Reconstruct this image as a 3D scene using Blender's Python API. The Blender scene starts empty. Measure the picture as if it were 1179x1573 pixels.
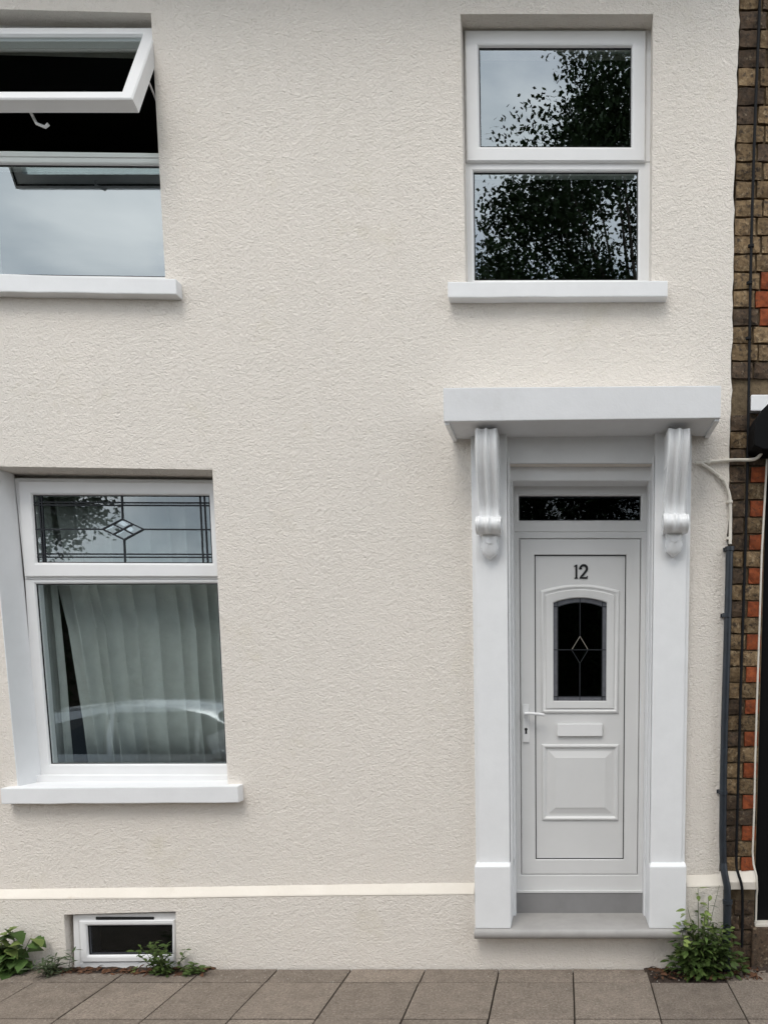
import bpy, bmesh, math, random
from mathutils import Vector, Matrix
R = math.radians
random.seed(7)
scene = bpy.context.scene
C = scene.collection

# ------------------------------------------------------------------ camera
FPX, PX, PY, W, H = 1075.0, 865.0, 1139.0, 1179.0, 1573.0   # focal length and principal point in photo pixels
TH = math.atan(106.0 / FPX)                                  # lens axis dips below the horizontal
CAMY = -4.3
def ray(px, py):
    a, b = (px - PX) / FPX, (PY - py) / FPX
    return Vector((a, math.cos(TH) + b * math.sin(TH), -math.sin(TH) + b * math.cos(TH)))
_r = ray(865, 1487)
CAMZ = -_r.z / _r.y * (-0.04 - CAMY)                         # the foot of the plinth is z = 0
CAM = Vector((0, CAMY, CAMZ))
def at(px, py, Y):
    d = ray(px, py); t = (Y - CAMY) / d.y
    return CAM + d * t
def gnd(px, py, z=0.0):
    d = ray(px, py); t = (z - CAMZ) / d.z
    return CAM + d * t
def xz(px, py, Y):
    p = at(px, py, Y); return (p.x, p.z)
def Q(Y, *pts):
    return [xz(x, y, Y) for x, y in pts]
cam = bpy.data.cameras.new('camera'); camo = bpy.data.objects.new('camera', cam); C.objects.link(camo)
cam.sensor_fit = 'VERTICAL'; cam.sensor_height = 36.0; cam.lens = FPX / H * 36.0
cam.shift_x = -(PX - W / 2) / H; cam.shift_y = (PY - H / 2) / H
cam.clip_end = 2000; cam.clip_start = 0.05
camo.location = CAM; camo.rotation_euler = (R(90) - TH, 0, 0)
scene.camera = camo

# ------------------------------------------------------------------ light
SUN_EL, SUN_AZ = 58, 12      # degrees; azimuth measured from straight behind the camera, towards the left
w = bpy.data.worlds.new('World'); scene.world = w; w.use_nodes = True
nt = w.node_tree; nt.nodes.clear()
def N(t, tree=None, **kw):
    n = (tree or nt).nodes.new(t)
    for k, v in kw.items(): setattr(n, k, v)
    return n
out = N('ShaderNodeOutputWorld'); bg = N('ShaderNodeBackground')
sky = N('ShaderNodeTexSky', sky_type='NISHITA', sun_disc=False, sun_elevation=R(SUN_EL), sun_rotation=R(180 + SUN_AZ), air_density=1.0, dust_density=1.5)
tc = N('ShaderNodeTexCoord'); mp = N('ShaderNodeMapping'); mp.inputs['Scale'].default_value = (1, 1, 2.2)
n1 = N('ShaderNodeTexNoise'); n1.inputs['Scale'].default_value = 2.6; n1.inputs['Detail'].default_value = 7; n1.inputs['Roughness'].default_value = .58
n2 = N('ShaderNodeTexNoise'); n2.inputs['Scale'].default_value = 4.2; n2.inputs['Detail'].default_value = 6; n2.inputs['Distortion'].default_value = .4
r1 = N('ShaderNodeMapRange'); r1.inputs['From Min'].default_value = .34; r1.inputs['From Max'].default_value = .56
r1.inputs['To Min'].default_value = .35; r1.inputs['To Max'].default_value = 1.0
r2 = N('ShaderNodeMapRange'); r2.inputs['From Min'].default_value = .32; r2.inputs['From Max'].default_value = .68
cm = N('ShaderNodeMix', data_type='RGBA'); cm.inputs[6].default_value = (5.2, 5.9, 6.6, 1); cm.inputs[7].default_value = (13.4, 13.3, 13.1, 1)
mx = N('ShaderNodeMix', data_type='RGBA')
L = nt.links.new
L(tc.outputs['Generated'], mp.inputs['Vector']); L(mp.outputs[0], n1.inputs['Vector']); L(mp.outputs[0], n2.inputs['Vector'])
L(n1.outputs[0], r1.inputs[0]); L(n2.outputs[0], r2.inputs[0]); L(r2.outputs[0], cm.inputs[0])
L(r1.outputs[0], mx.inputs[0]); L(sky.outputs[0], mx.inputs[6]); L(cm.outputs[2], mx.inputs[7])
L(mx.outputs[2], bg.inputs['Color']); bg.inputs['Strength'].default_value = 0.145
L(bg.outputs[0], out.inputs['Surface'])
sl = bpy.data.lights.new('sun', 'SUN'); so = bpy.data.objects.new('sun', sl); C.objects.link(so)
sl.energy = 1.0; sl.angle = R(24); sl.color = (1, .955, .88)
so.location = (-2, -10, 12)
so.rotation_euler = (R(90 - SUN_EL), 0, R(-SUN_AZ))
scene.view_settings.view_transform = 'Standard'; scene.view_settings.look = 'None'
scene.view_settings.exposure = 0.46; scene.view_settings.gamma = 1.0
scene.cycles.use_denoising = True
scene.cycles.max_bounces = 10; scene.cycles.transparent_max_bounces = 16
scene.cycles.sample_clamp_indirect = 6

# ------------------------------------------------------------------ materials
def mat(name, col, rough=.6, var=0.0, vscale=6, bumps=(), spec=.5, metal=0.0, col2=None, obvar=0.0, spots=None, streak=None, coat=0.0):
    """Principled material: colour mottling by noise, any number of noise bumps (scale, strength, distance, distortion, detail)."""
    m = bpy.data.materials.new(name); m.use_nodes = True; t = m.node_tree; b = t.nodes['Principled BSDF']
    b.inputs['Roughness'].default_value = rough; b.inputs['Metallic'].default_value = metal
    b.inputs['Specular IOR Level'].default_value = spec; b.inputs['Coat Weight'].default_value = coat
    tcn = t.nodes.new('ShaderNodeTexCoord'); co = tcn.outputs['Object']
    l = t.links.new
    geo = t.nodes.new('ShaderNodeNewGeometry')
    src = geo.outputs['Position']
    c1 = col; c2 = col2 or tuple(max(0, c * (1 - var)) for c in col)
    mixn = t.nodes.new('ShaderNodeMix'); mixn.data_type = 'RGBA'
    mixn.inputs[6].default_value = (*c1, 1); mixn.inputs[7].default_value = (*c2, 1)
    nz = t.nodes.new('ShaderNodeTexNoise'); nz.inputs['Scale'].default_value = vscale; nz.inputs['Detail'].default_value = 6; nz.inputs['Roughness'].default_value = .62
    l(src, nz.inputs['Vector'])
    mr = t.nodes.new('ShaderNodeMapRange'); mr.inputs['From Min'].default_value = .33; mr.inputs['From Max'].default_value = .67
    l(nz.outputs[0], mr.inputs[0]); l(mr.outputs[0], mixn.inputs[0])
    cur = mixn.outputs[2]
    if spots:      # (scale, low, high, colour): blotches with their own shape
        for (sc_, lo, hi, sc_col) in spots:
            n = t.nodes.new('ShaderNodeTexNoise'); n.inputs['Scale'].default_value = sc_; n.inputs['Detail'].default_value = 8; n.inputs['Roughness'].default_value = .7
            l(src, n.inputs['Vector'])
            r = t.nodes.new('ShaderNodeMapRange'); r.inputs['From Min'].default_value = lo; r.inputs['From Max'].default_value = hi
            l(n.outputs[0], r.inputs[0])
            x = t.nodes.new('ShaderNodeMix'); x.data_type = 'RGBA'; l(r.outputs[0], x.inputs[0]); l(cur, x.inputs[6]); x.inputs[7].default_value = (*sc_col, 1)
            cur = x.outputs[2]
    if streak:     # (amount, colour): faint vertical dirt runs
        mpn = t.nodes.new('ShaderNodeMapping'); mpn.inputs['Scale'].default_value = (9, 9, .7); l(src, mpn.inputs['Vector'])
        n = t.nodes.new('ShaderNodeTexNoise'); n.inputs['Scale'].default_value = 1.0; n.inputs['Detail'].default_value = 5; l(mpn.outputs[0], n.inputs['Vector'])
        r = t.nodes.new('ShaderNodeMapRange'); r.inputs['From Min'].default_value = .5; r.inputs['From Max'].default_value = .75; r.inputs['To Max'].default_value = streak[0]
        l(n.outputs[0], r.inputs[0])
        x = t.nodes.new('ShaderNodeMix'); x.data_type = 'RGBA'; l(r.outputs[0], x.inputs[0]); l(cur, x.inputs[6]); x.inputs[7].default_value = (*streak[1], 1)
        cur = x.outputs[2]
    if obvar:
        oi = t.nodes.new('ShaderNodeObjectInfo'); hs = t.nodes.new('ShaderNodeHueSaturation')
        r = t.nodes.new('ShaderNodeMapRange'); r.inputs['To Min'].default_value = 1 - obvar; r.inputs['To Max'].default_value = 1 + obvar
        l(oi.outputs['Random'], r.inputs[0]); l(r.outputs[0], hs.inputs['Value']); l(cur, hs.inputs['Color'])
        cur = hs.outputs[0]
    l(cur, b.inputs['Base Color'])
    prev = None
    for (s, st, dist, distort, det) in bumps:
        n = t.nodes.new('ShaderNodeTexNoise'); n.inputs['Scale'].default_value = s; n.inputs['Detail'].default_value = det; n.inputs['Distortion'].default_value = distort
        l(src, n.inputs['Vector'])
        bp = t.nodes.new('ShaderNodeBump'); bp.inputs['Strength'].default_value = st; bp.inputs['Distance'].default_value = dist
        l(n.outputs[0], bp.inputs['Height'])
        if prev: l(prev.outputs[0], bp.inputs['Normal'])
        prev = bp
    if prev: l(prev.outputs[0], b.inputs['Normal'])
    return m

def glass_mat(name, f0, tint, frosty=0.0):
    """pane seen as one sheet: reflects f0 head-on and more at a slant, lets the rest through"""
    m = bpy.data.materials.new(name); m.use_nodes = True; t = m.node_tree; t.nodes.clear(); l = t.links.new
    o = t.nodes.new('ShaderNodeOutputMaterial'); mixs = t.nodes.new('ShaderNodeMixShader')
    lw = t.nodes.new('ShaderNodeLayerWeight'); lw.inputs['Blend'].default_value = .5
    pw = t.nodes.new('ShaderNodeMath'); pw.operation = 'POWER'; pw.inputs[1].default_value = 5.0; l(lw.outputs['Facing'], pw.inputs[0])
    mr = t.nodes.new('ShaderNodeMapRange'); mr.inputs['To Min'].default_value = f0; mr.inputs['To Max'].default_value = 1.0; l(pw.outputs[0], mr.inputs[0])
    geo = t.nodes.new('ShaderNodeNewGeometry')
    bf = t.nodes.new('ShaderNodeMath'); bf.operation = 'SUBTRACT'; bf.inputs[0].default_value = 1.0; l(geo.outputs['Backfacing'], bf.inputs[1])
    ml = t.nodes.new('ShaderNodeMath'); ml.operation = 'MULTIPLY'; l(mr.outputs[0], ml.inputs[0]); l(bf.outputs[0], ml.inputs[1])
    tr = t.nodes.new('ShaderNodeBsdfTransparent'); tr.inputs[0].default_value = (*tint, 1)
    gl = t.nodes.new('ShaderNodeBsdfGlossy'); gl.inputs['Roughness'].default_value = frosty; gl.inputs[0].default_value = (.86, .95, 1, 1)
    l(ml.outputs[0], mixs.inputs[0]); l(tr.outputs[0], mixs.inputs[1]); l(gl.outputs[0], mixs.inputs[2]); l(mixs.outputs[0], o.inputs[0])
    return m

M = {}
STUCCO_BUMPS = ((30, .5, .011, 1.2, 3), (78, 1.0, .0085, 1.2, 4), (180, .6, .003, .4, 3))
M['stucco'] = mat('cream_render', (.81, .752, .683), .88, col2=(.785, .735, .672), vscale=1.3, bumps=STUCCO_BUMPS, spec=.2,
                  spots=((2.2, .58, .8, (.71, .655, .55)), (9, .66, .8, (.68, .63, .55))), streak=(.045, (.50, .45, .37)))
M['band'] = mat('cream_band_paint', (.745, .695, .62), .8, col2=(.70, .65, .575), vscale=5, bumps=((40, .3, .004, .6, 3), (160, .25, .0015, .3, 2)), spec=.25, spots=((7, .62, .8, (.60, .53, .44)),))
M['white'] = mat('white_masonry_paint', (.80, .805, .81), .55, var=.05, vscale=7, bumps=((70, .16, .003, .4, 4), (220, .2, .0012, 0, 2)), spec=.35, spots=((5, .66, .85, (.66, .65, .63)),))
M['hoodpaint'] = mat('weathered_white_paint', (.715, .72, .73), .6, var=.06, vscale=5, bumps=((26, .2, .005, .8, 3), (90, .25, .0025, .3, 3)), spec=.3, spots=((4, .6, .8, (.62, .62, .62)),))
M['gloss'] = mat('white_gloss_paint', (.80, .805, .81), .2, var=.06, vscale=12, bumps=((60, .12, .003, .3, 3),), spec=.5, spots=((16, .64, .8, (.62, .61, .58)),))
M['upvc'] = mat('white_upvc', (.80, .80, .80), .3, var=.04, vscale=5, bumps=((9, .05, .003, 0, 2),), spec=.45, spots=((24, .68, .85, (.66, .655, .64)),))
M['door'] = mat('shaded_white_door_skin', (.70, .70, .695), .34, var=.04, vscale=4, bumps=((7, .04, .003, 0, 2),), spec=.45, spots=((30, .70, .85, (.58, .575, .56)),))  # white door; the shade of its recess is put into this duller colour
M['gasket'] = mat('black_gasket', (.015, .015, .016), .6, spec=.3)
M['step'] = mat('grey_step_paint', (.375, .36, .345), .6, var=.14, vscale=9, bumps=((30, .2, .003, .5, 4),), spec=.3, spots=((8, .55, .75, (.33, .315, .295)), (60, .70, .76, (.16, .13, .10))))
M['riser'] = mat('dark_grey_riser_paint', (.26, .255, .255), .6, var=.1, vscale=9, bumps=((30, .2, .003, .5, 4),), spec=.3)
M['room'] = mat('dim_room_walls', (.045, .043, .04), .9, var=.3, vscale=2)  # low light indoors is put into this near-black wall colour
M['glass'] = glass_mat('double_glazing', .25, (.80, .85, .84))
M['tlglass'] = glass_mat('leaded_glazing', .14, (.85, .885, .88))
M['doorglass'] = glass_mat('door_glazing', .045, (.42, .43, .46))
M['lead'] = mat('lead_came', (.02, .023, .028), .6, spec=.3)
M['bevel'] = glass_mat('bevelled_glass', .35, (.75, .82, .84), .12)
M['border'] = mat('obscured_border_glass', (.16, .165, .185), .25, var=.25, vscale=40, spec=.6)
M['digit'] = mat('black_plastic', (.012, .012, .013), .35, spec=.5)
M['keyhole'] = M['gasket']
M['brick'] = mat('brown_stock_brick', (.25, .175, .098), .92, col2=(.12, .08, .046), vscale=46, bumps=((70, .6, .006, .8, 5), (22, .5, .008, .3, 3)), spec=.15, obvar=.28, spots=((40, .50, .63, (.055, .042, .032)), (33, .54, .66, (.33, .25, .155))))
M['brickdark'] = mat('dark_stock_brick', (.115, .078, .052), .92, col2=(.06, .045, .034), vscale=32, bumps=((70, .6, .006, .8, 5), (22, .5, .008, .3, 3)), spec=.15, obvar=.25, spots=((40, .52, .64, (.03, .025, .021)), (33, .57, .68, (.23, .185, .13))))  # darker stock brick, likelier at the top and around the hood
M['brickred'] = mat('red_brick', (.30, .080, .030), .88, col2=(.16, .044, .022), vscale=30, bumps=((60, .5, .005, .5, 4),), spec=.15, obvar=.2, spots=((44, .54, .68, (.10, .045, .028)),))
M['mortar'] = mat('brown_mortar', (.19, .145, .092), .95, col2=(.10, .074, .048), vscale=25, bumps=((90, .8, .005, .5, 5),), spec=.1)
M['blackpaint'] = mat('black_paint', (.004, .004, .0045), .7, spec=.12)
M['pipe'] = mat('blue_grey_pipe_paint', (.021, .028, .038), .42, col2=(.014, .018, .024), vscale=14, bumps=((40, .15, .002, 0, 3),), spec=.5, spots=((45, .70, .76, (.25, .24, .22)),))
M['cable'] = mat('painted_cable', (.70, .66, .585), .6, var=.1, vscale=20)
M['blackcable'] = mat('black_cable', (.007, .0075, .009), .7, spec=.2)
M['slab'] = mat('concrete_slab', (.245, .203, .165), .9, col2=(.165, .136, .110), vscale=11, bumps=((60, .9, .008, .8, 5), (150, .8, .0035, 0, 3)), spec=.25, obvar=.16,
                spots=((60, .50, .62, (.30, .25, .205)), (85, .52, .63, (.125, .10, .08)), (150, .56, .64, (.36, .31, .26)), (120, .58, .66, (.075, .06, .047)), (130, .60, .70, (.37, .32, .27)), (95, .60, .70, (.085, .068, .053)), (3.2, .55, .72, (.155, .125, .10))))
M['joint'] = mat('joint_grit', (.075, .062, .048), .95, var=.4, vscale=30, bumps=((120, .6, .004, 0, 3),))
M['soil'] = mat('damp_soil', (.062, .042, .03), .95, col2=(.03, .021, .016), vscale=26, bumps=((60, .9, .012, .5, 5),))
M['asphalt'] = mat('asphalt', (.055, .055, .056), .9, var=.35, vscale=3, bumps=((220, .7, .004, 0, 2),), spots=((1.2, .55, .7, (.075, .072, .07)),))
M['kerb'] = mat('kerb_stone', (.27, .265, .255), .85, var=.2, vscale=6, bumps=((80, .4, .004, 0, 3),))
M['line'] = mat('road_paint', (.62, .55, .16), .7, var=.2, vscale=20)
M['earth'] = mat('ground_earth', (.09, .10, .05), .95, var=.4, vscale=.4)
M['curtain'] = mat('grey_sheer_curtain', (.56, .565, .55), .9, var=.1, vscale=10, bumps=((300, .1, .001, 0, 2),), spec=.1)
M['bark'] = mat('bark', (.10, .08, .06), .9, var=.5, vscale=8, bumps=((14, .7, .03, 1, 4),))
def leafmat(name, c1, c2, obvar=.2):
    m = mat(name, c1, .62, col2=c2, vscale=14, spec=.22, obvar=obvar, bumps=((90, .15, .002, 0, 2),))
    b = m.node_tree.nodes['Principled BSDF']
    b.inputs['Subsurface Weight'].default_value = 0.0
    return m
M['leaf_tree'] = leafmat('tree_leaf', (.035, .062, .02), (.022, .042, .013), 0)
M['leaf_broad'] = leafmat('broad_leaf', (.085, .15, .035), (.055, .105, .026), .35)
M['leaf_young'] = leafmat('young_leaf', (.17, .22, .06), (.12, .17, .045), .25)
M['leaf_bush'] = leafmat('bush_leaf', (.075, .115, .027), (.045, .078, .019), .4)
M['leaf_weed'] = leafmat('weed_leaf', (.095, .125, .065), (.06, .085, .04), .2)
M['stem'] = mat('green_stem', (.10, .12, .045), .6, var=.3, vscale=20)
M['litter'] = mat('dead_leaf', (.16, .075, .04), .85, col2=(.07, .04, .026), vscale=30, spec=.2)
M['grit'] = mat('pale_grit', (.42, .38, .33), .8, var=.4, vscale=50)
M['carpaint'] = mat('silver_car_paint', (.55, .57, .59), .25, metal=.6, coat=.6)
M['cardark'] = mat('car_black_trim', (.02, .02, .022), .5)
M['carglass'] = mat('car_glass', (.02, .025, .028), .06, spec=.8)
M['rim'] = mat('alloy_rim', (.5, .5, .52), .3, metal=.8)
M['tyre'] = mat('tyre_rubber', (.018, .018, .018), .8)
M['lampred'] = mat('tail_lamp', (.35, .02, .02), .2)
M['lampclear'] = mat('head_lamp', (.7, .72, .75), .1)

# ------------------------------------------------------------------ builders
ORI = {}
def origin_of(p): return ORI.get(p.name, Vector((0, 0, 0))) if p else Vector((0, 0, 0))
def tag(o, label=None, cat=None, group=None, kind=None):
    if label: o['label'] = label
    if cat: o['category'] = cat
    if group: o['group'] = group
    if kind: o['kind'] = kind
    return o
def thing(name, loc, label, cat, group=None):
    o = bpy.data.objects.new(name, None); C.objects.link(o); o.location = loc; o.empty_display_size = .1
    ORI[o.name] = Vector(loc)
    return tag(o, label, cat, group)
class MB:
    def __init__(s): s.v = []; s.f = []
    def add(s, vs, fs):
        o = len(s.v); s.v += [tuple(v) for v in vs]; s.f += [tuple(i + o for i in f) for f in fs]; return s
    def box(s, x0, x1, y0, y1, z0, z1):
        return s.add([(x0,y0,z0),(x1,y0,z0),(x1,y1,z0),(x0,y1,z0),(x0,y0,z1),(x1,y0,z1),(x1,y1,z1),(x0,y1,z1)],
                     [(0,3,2,1),(4,5,6,7),(0,1,5,4),(1,2,6,5),(2,3,7,6),(3,0,4,7)])
    def prism(s, poly, y0, y1):          # poly: (x, z) list, extruded along y
        n = len(poly); vs = [(x, y0, z) for x, z in poly] + [(x, y1, z) for x, z in poly]
        return s.add(vs, [tuple(range(n)), tuple(range(2*n-1, n-1, -1))] + [(i, n+i, n+(i+1) % n, (i+1) % n) for i in range(n)])
    def prismx(s, poly, x0, x1):         # poly: (y, z) list, extruded along x
        n = len(poly); vs = [(x0, y, z) for y, z in poly] + [(x1, y, z) for y, z in poly]
        return s.add(vs, [tuple(range(n)), tuple(range(2*n-1, n-1, -1))] + [(i, n+i, n+(i+1) % n, (i+1) % n) for i in range(n)])
    def loft(s, loops, ring=True, closed=False, cap0=False, cap1=False):
        n = len(loops[0]); k = len(loops); vs = [p for lp in loops for p in lp]; fs = []
        for a in range(k if closed else k - 1):
            b = (a + 1) % k
            for i in range(n if ring else n - 1):
                j = (i + 1) % n; fs.append((a*n+i, a*n+j, b*n+j, b*n+i))
        if cap0: fs.append(tuple(range(n-1, -1, -1)))
        if cap1: fs.append(tuple(range((k-1)*n, k*n)))
        return s.add(vs, fs)
    def tube(s, pts, r, n=8, r1=None):
        pts = [Vector(p) for p in pts]; loops = []
        for i, p in enumerate(pts):
            d = (pts[min(i+1, len(pts)-1)] - pts[max(i-1, 0)]).normalized()
            u = d.cross(Vector((0, 1, 0)) if abs(d.y) < .9 else Vector((1, 0, 0))).normalized(); v = d.cross(u)
            rr = r if r1 is None else r + (r1 - r) * i / (len(pts) - 1)
            loops.append([p + u * rr * math.cos(2*math.pi*k/n) + v * rr * math.sin(2*math.pi*k/n) for k in range(n)])
        return s.loft(loops, cap0=True, cap1=True)
    def build(s, name, m, parent=None, smooth=False, bevel=0.0, loc=None, seg=2, fix=True):
        o_ = origin_of(parent) if parent else Vector(loc or (0, 0, 0))
        me = bpy.data.meshes.new(name); me.from_pydata([tuple(Vector(v) - o_) for v in s.v], [], s.f)
        if fix:
            bm = bmesh.new(); bm.from_mesh(me); bmesh.ops.recalc_face_normals(bm, faces=bm.faces)
            if bevel:
                es = [e for e in bm.edges if len(e.link_faces) == 2 and e.calc_face_angle(0) > .5]
                bmesh.ops.bevel(bm, geom=es, offset=bevel, segments=seg, affect='EDGES', profile=.6, clamp_overlap=True)
            bm.to_mesh(me); bm.free()
        me.materials.append(m)
        if smooth: 
            me.polygons.foreach_set('use_smooth', [True] * len(me.polygons))
            try: me.set_sharp_from_angle(angle=R(38))
            except Exception: pass
        o = bpy.data.objects.new(name, me); C.objects.link(o)
        if parent:
            o.parent = parent; ORI[o.name] = o_
        else:
            o.location = o_; ORI[o.name] = o_
        return o
def at_y(poly, y): return [(x, y, z) for x, z in poly]
def inset(q, m, mt=None, mb_=None):
    mt = m if mt is None else mt; mb_ = m if mb_ is None else mb_
    s = [(1, -1), (-1, -1), (-1, 1), (1, 1)]
    return [(x + a * m, z + b * (mt if i < 2 else mb_)) for i, ((x, z), (a, b)) in enumerate(zip(q, s))]
def frame_ring(mb, outer, inner, yf, yb, cham=.012, edge=.004):
    """mitred plastic frame member ring: rounded outer edge, flat face, glazing bead sloping to the glass"""
    loops = [at_y(outer, yb), at_y(outer, yf + edge), at_y(inset(outer, edge), yf), at_y(inset(inner, -cham), yf), at_y(inset(inner, -cham*.45), yf + .003), at_y(inner, yf + .015), at_y(inner, yb)]
    return mb.loft(loops, closed=True)
def sheet_holes(outer, holes, y, depth, hole_depths=None, back=True):
    """flat wall in the xz plane at y with openings; the openings get reveals of the given depth"""
    bm = bmesh.new(); edges = []; loops = []
    for lp in [outer] + holes:
        vs = [bm.verts.new((x, y, z)) for x, z in lp]
        es = [bm.edges.new((vs[i], vs[(i + 1) % len(vs)])) for i in range(len(vs))]
        edges += es; loops.append(vs)
    bmesh.ops.triangle_fill(bm, use_beauty=True, use_dissolve=False, edges=edges)
    for k, vs in enumerate(loops):
        d = depth if k == 0 else (hole_depths[k-1] if hole_depths else depth)
        bv = [bm.verts.new((v.co.x, y + d, v.co.z)) for v in vs]
        for i in range(len(vs)):
            j = (i + 1) % len(vs); bm.faces.new((vs[i], vs[j], bv[j], bv[i]))
    bmesh.ops.recalc_face_normals(bm, faces=bm.faces)
    # front faces must look towards -y
    for f in bm.faces:
        if abs(f.normal.y) > .9 and f.normal.y > 0: f.normal_flip()
    return bm
def bm_obj(bm, name, m, parent=None, loc=None, smooth=False):
    o_ = origin_of(parent) if parent else Vector(loc or (0, 0, 0))
    bmesh.ops.translate(bm, verts=bm.verts, vec=-o_)
    me = bpy.data.meshes.new(name); bm.to_mesh(me); bm.free(); me.materials.append(m)
    if smooth: me.polygons.foreach_set('use_smooth', [True] * len(me.polygons))
    o = bpy.data.objects.new(name, me); C.objects.link(o)
    if parent: o.parent = parent
    else: o.location = o_
    ORI[o.name] = o_
    return o
def pane(quad, y, parent, m, name='pane'):
    mb = MB(); mb.prism(quad, y, y + .02); return mb.build(name, m, parent)
def gasket(mb_quad, y, parent):
    mb = MB(); o = inset(mb_quad, -.001); i = inset(mb_quad, .004)
    mb.loft([at_y(o, y), at_y(i, y), at_y(i, y + .006), at_y(o, y + .006)], closed=True); return mb.build('gasket', M['gasket'], parent)

# ------------------------------------------------------------------ the setting: ground, pavement, road
XL, XR = -6.6, 3.2
mb = MB(); mb.box(-300, 300, -300, 300, -.4, -.32); tag(mb.build('ground', M['earth']), kind='structure')
KERB_Y = -2.75
mb = MB(); mb.box(-40, 40, KERB_Y, .6, -.30, -.034)
pav = tag(mb.build('pavement', M['joint']), kind='structure')
mb = MB(); mb.box(-60, 60, -9.0, KERB_Y - .14, -.31, -.135); tag(mb.build('road', M['asphalt']), kind='structure')
mb = MB(); mb.box(-60, 60, KERB_Y - .14, KERB_Y - .004, -.3, -.012); tag(mb.build('kerb', M['kerb'], bevel=.015), kind='structure')
mb = MB(); mb.box(-60, 60, -9.14, -9.004, -.3, -.012); tag(mb.build('kerb', M['kerb'], bevel=.015), kind='structure')
mb = MB(); mb.box(-60, 60, -11.2, -9.144, -.3, -.016); tag(mb.build('far_pavement', M['slab']), kind='structure')
# slabs
xa, xb_ = at(428, 1487, -.04).x, at(992, 1487, -.04).x
SP = (xb_ - xa) / 5
def slab_mesh(seed):
    rnd = random.Random(seed)
    bm = bmesh.new(); bmesh.ops.create_cube(bm, size=1)
    bmesh.ops.bevel(bm, geom=[e for e in bm.edges if all(v.co.z > .4 for v in e.verts)], offset=.012, segments=2, affect='EDGES')
    for v in bm.verts: v.co.x += rnd.uniform(-.004, .004); v.co.y += rnd.uniform(-.004, .004)
    me = bpy.data.meshes.new('paving_slab'); bm.to_mesh(me); bm.free(); me.materials.append(M['slab']); return me
slabs = [slab_mesh(i) for i in range(5)]
def put_slab(x0, x1, y0, y1):
    o = bpy.data.objects.new('paving_slab', random.choice(slabs)); C.objects.link(o); o.parent = pav
    g = .0045; h = .05
    o.scale = (x1 - x0 - 2*g, y1 - y0 - 2*g, h)
    o.location = ((x0 + x1)/2, (y0 + y1)/2, -h/2 + random.uniform(-.0035, .0005))
    o.rotation_euler = (random.uniform(-.003, .003), random.uniform(-.003, .003), random.uniform(-.003, .003))
ROWS = [-.20]; 
while ROWS[-1] - .447 > KERB_Y: ROWS.append(ROWS[-1] - .447)
ROWS.append(KERB_Y)
ROW0 = gnd(865, 1509).y; 
soilL0, soilL1 = at(98, 1490, -.1).x, at(322, 1490, -.1).x
soilR0, soilR1 = at(997, 1490, -.1).x, at(1118, 1490, -.1).x
for k in range(-12, 9):
    x0 = xb_ + k * SP; x1 = x0 + SP; mid = (x0 + x1)/2
    if soilL0 - .1 < mid < soilL1: put_slab(x0, x1, ROW0, -.115)
    elif soilR0 < mid < soilR1: pass
    else: put_slab(x0, x1, ROW0, -.050)
    prev = ROW0
    for y in [ROW0 - .447 * (i + 1) for i in range(5)] + [KERB_Y]:
        if prev - y > .05: put_slab(x0, x1, y, prev)
        prev = y
def soil(x0, x1, y0, y1, seed):
    rnd = random.Random(seed); nx, ny = 60, 12; mb = MB(); vs = []
    for i in range(nx + 1):
        for j in range(ny + 1):
            x = x0 + (x1 - x0) * i / nx; y = y0 + (y1 - y0) * j / ny
            vs.append((x, y, -.018 + .02 * (j / ny) + rnd.uniform(-.008, .008)))
    mb.add(vs, [(i*(ny+1)+j, (i+1)*(ny+1)+j, (i+1)*(ny+1)+j+1, i*(ny+1)+j+1) for i in range(nx) for j in range(ny)])
    return mb.build('soil', M['soil'], smooth=True)
tag(soil(soilL0 - .45, soilL1 + .01, -.20, -.03, 1), kind='structure')
tag(soil(soilR0 - .03, soilR1 + .6, ROW0, -.03, 2), kind='structure')

# ------------------------------------------------------------------ cream house
house = thing('terraced_house', (-2.4, 0, 0), 'cream rendered terraced house with white windows and white front door', 'house')
hUL = Q(0, (-80, 12), (232, 20), (254.6, 437), (-57, 434))
hUR = Q(0, (706.7, 21.6), (1002.5, 21.6), (999.4, 444), (715.2, 444))
hLL = Q(0, (-18, 716), (326.3, 721.5), (350.5, 1216), (28.5, 1216))
hBS = Q(-.04, (98, 1405), (270, 1400), (271, 1487), (104, 1487))
XDL, XDR = at(784, 1420, -.1).x, at(996, 1420, -.1).x          # door recess
ZTREAD = at(865, 1426, -.1).z
ZLINT = at(865, 711, -.02).z
hDR = [(XDL - .02, ZLINT), (XDR + .02, ZLINT), (XDR + .02, .05), (XDL - .02, .05)]
rnd = random.Random(3)
edge_px = [(1139, -175), (1135, 0), (1131, 130), (1127, 280), (1124, 450), (1122.5, 600), (1118.5, 720), (1116, 840), (1112, 960), (1109, 1100), (1106.5, 1220), (1105, 1345)]
edge = []
for (a, b) in zip(edge_px[:-1], edge_px[1:]):
    for t in range(8):
        u = t / 8; p = at(a[0] + (b[0]-a[0])*u, a[1] + (b[1]-a[1])*u, 0)
        edge.append((p.x + rnd.uniform(-.006, .006), p.z))
XE = at(1106, 1350, 0).x
ZTOP = at(600, -175, 0).z
outer = [(XL, ZTOP), (edge[0][0], ZTOP)] + edge + [(XE, -.03), (XL, -.03)]
hBSw = [(hBS[0][0]-.01, hBS[0][1]), (hBS[1][0]+.01, hBS[1][1]), (hBS[2][0]+.01, -.02), (hBS[3][0]-.01, -.02)]
wall = bm_obj(sheet_holes(outer, [hUL, hUR, hLL, hDR, hBSw], 0, .30, [.30]*5), 'wall', M['stucco'], house)
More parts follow.
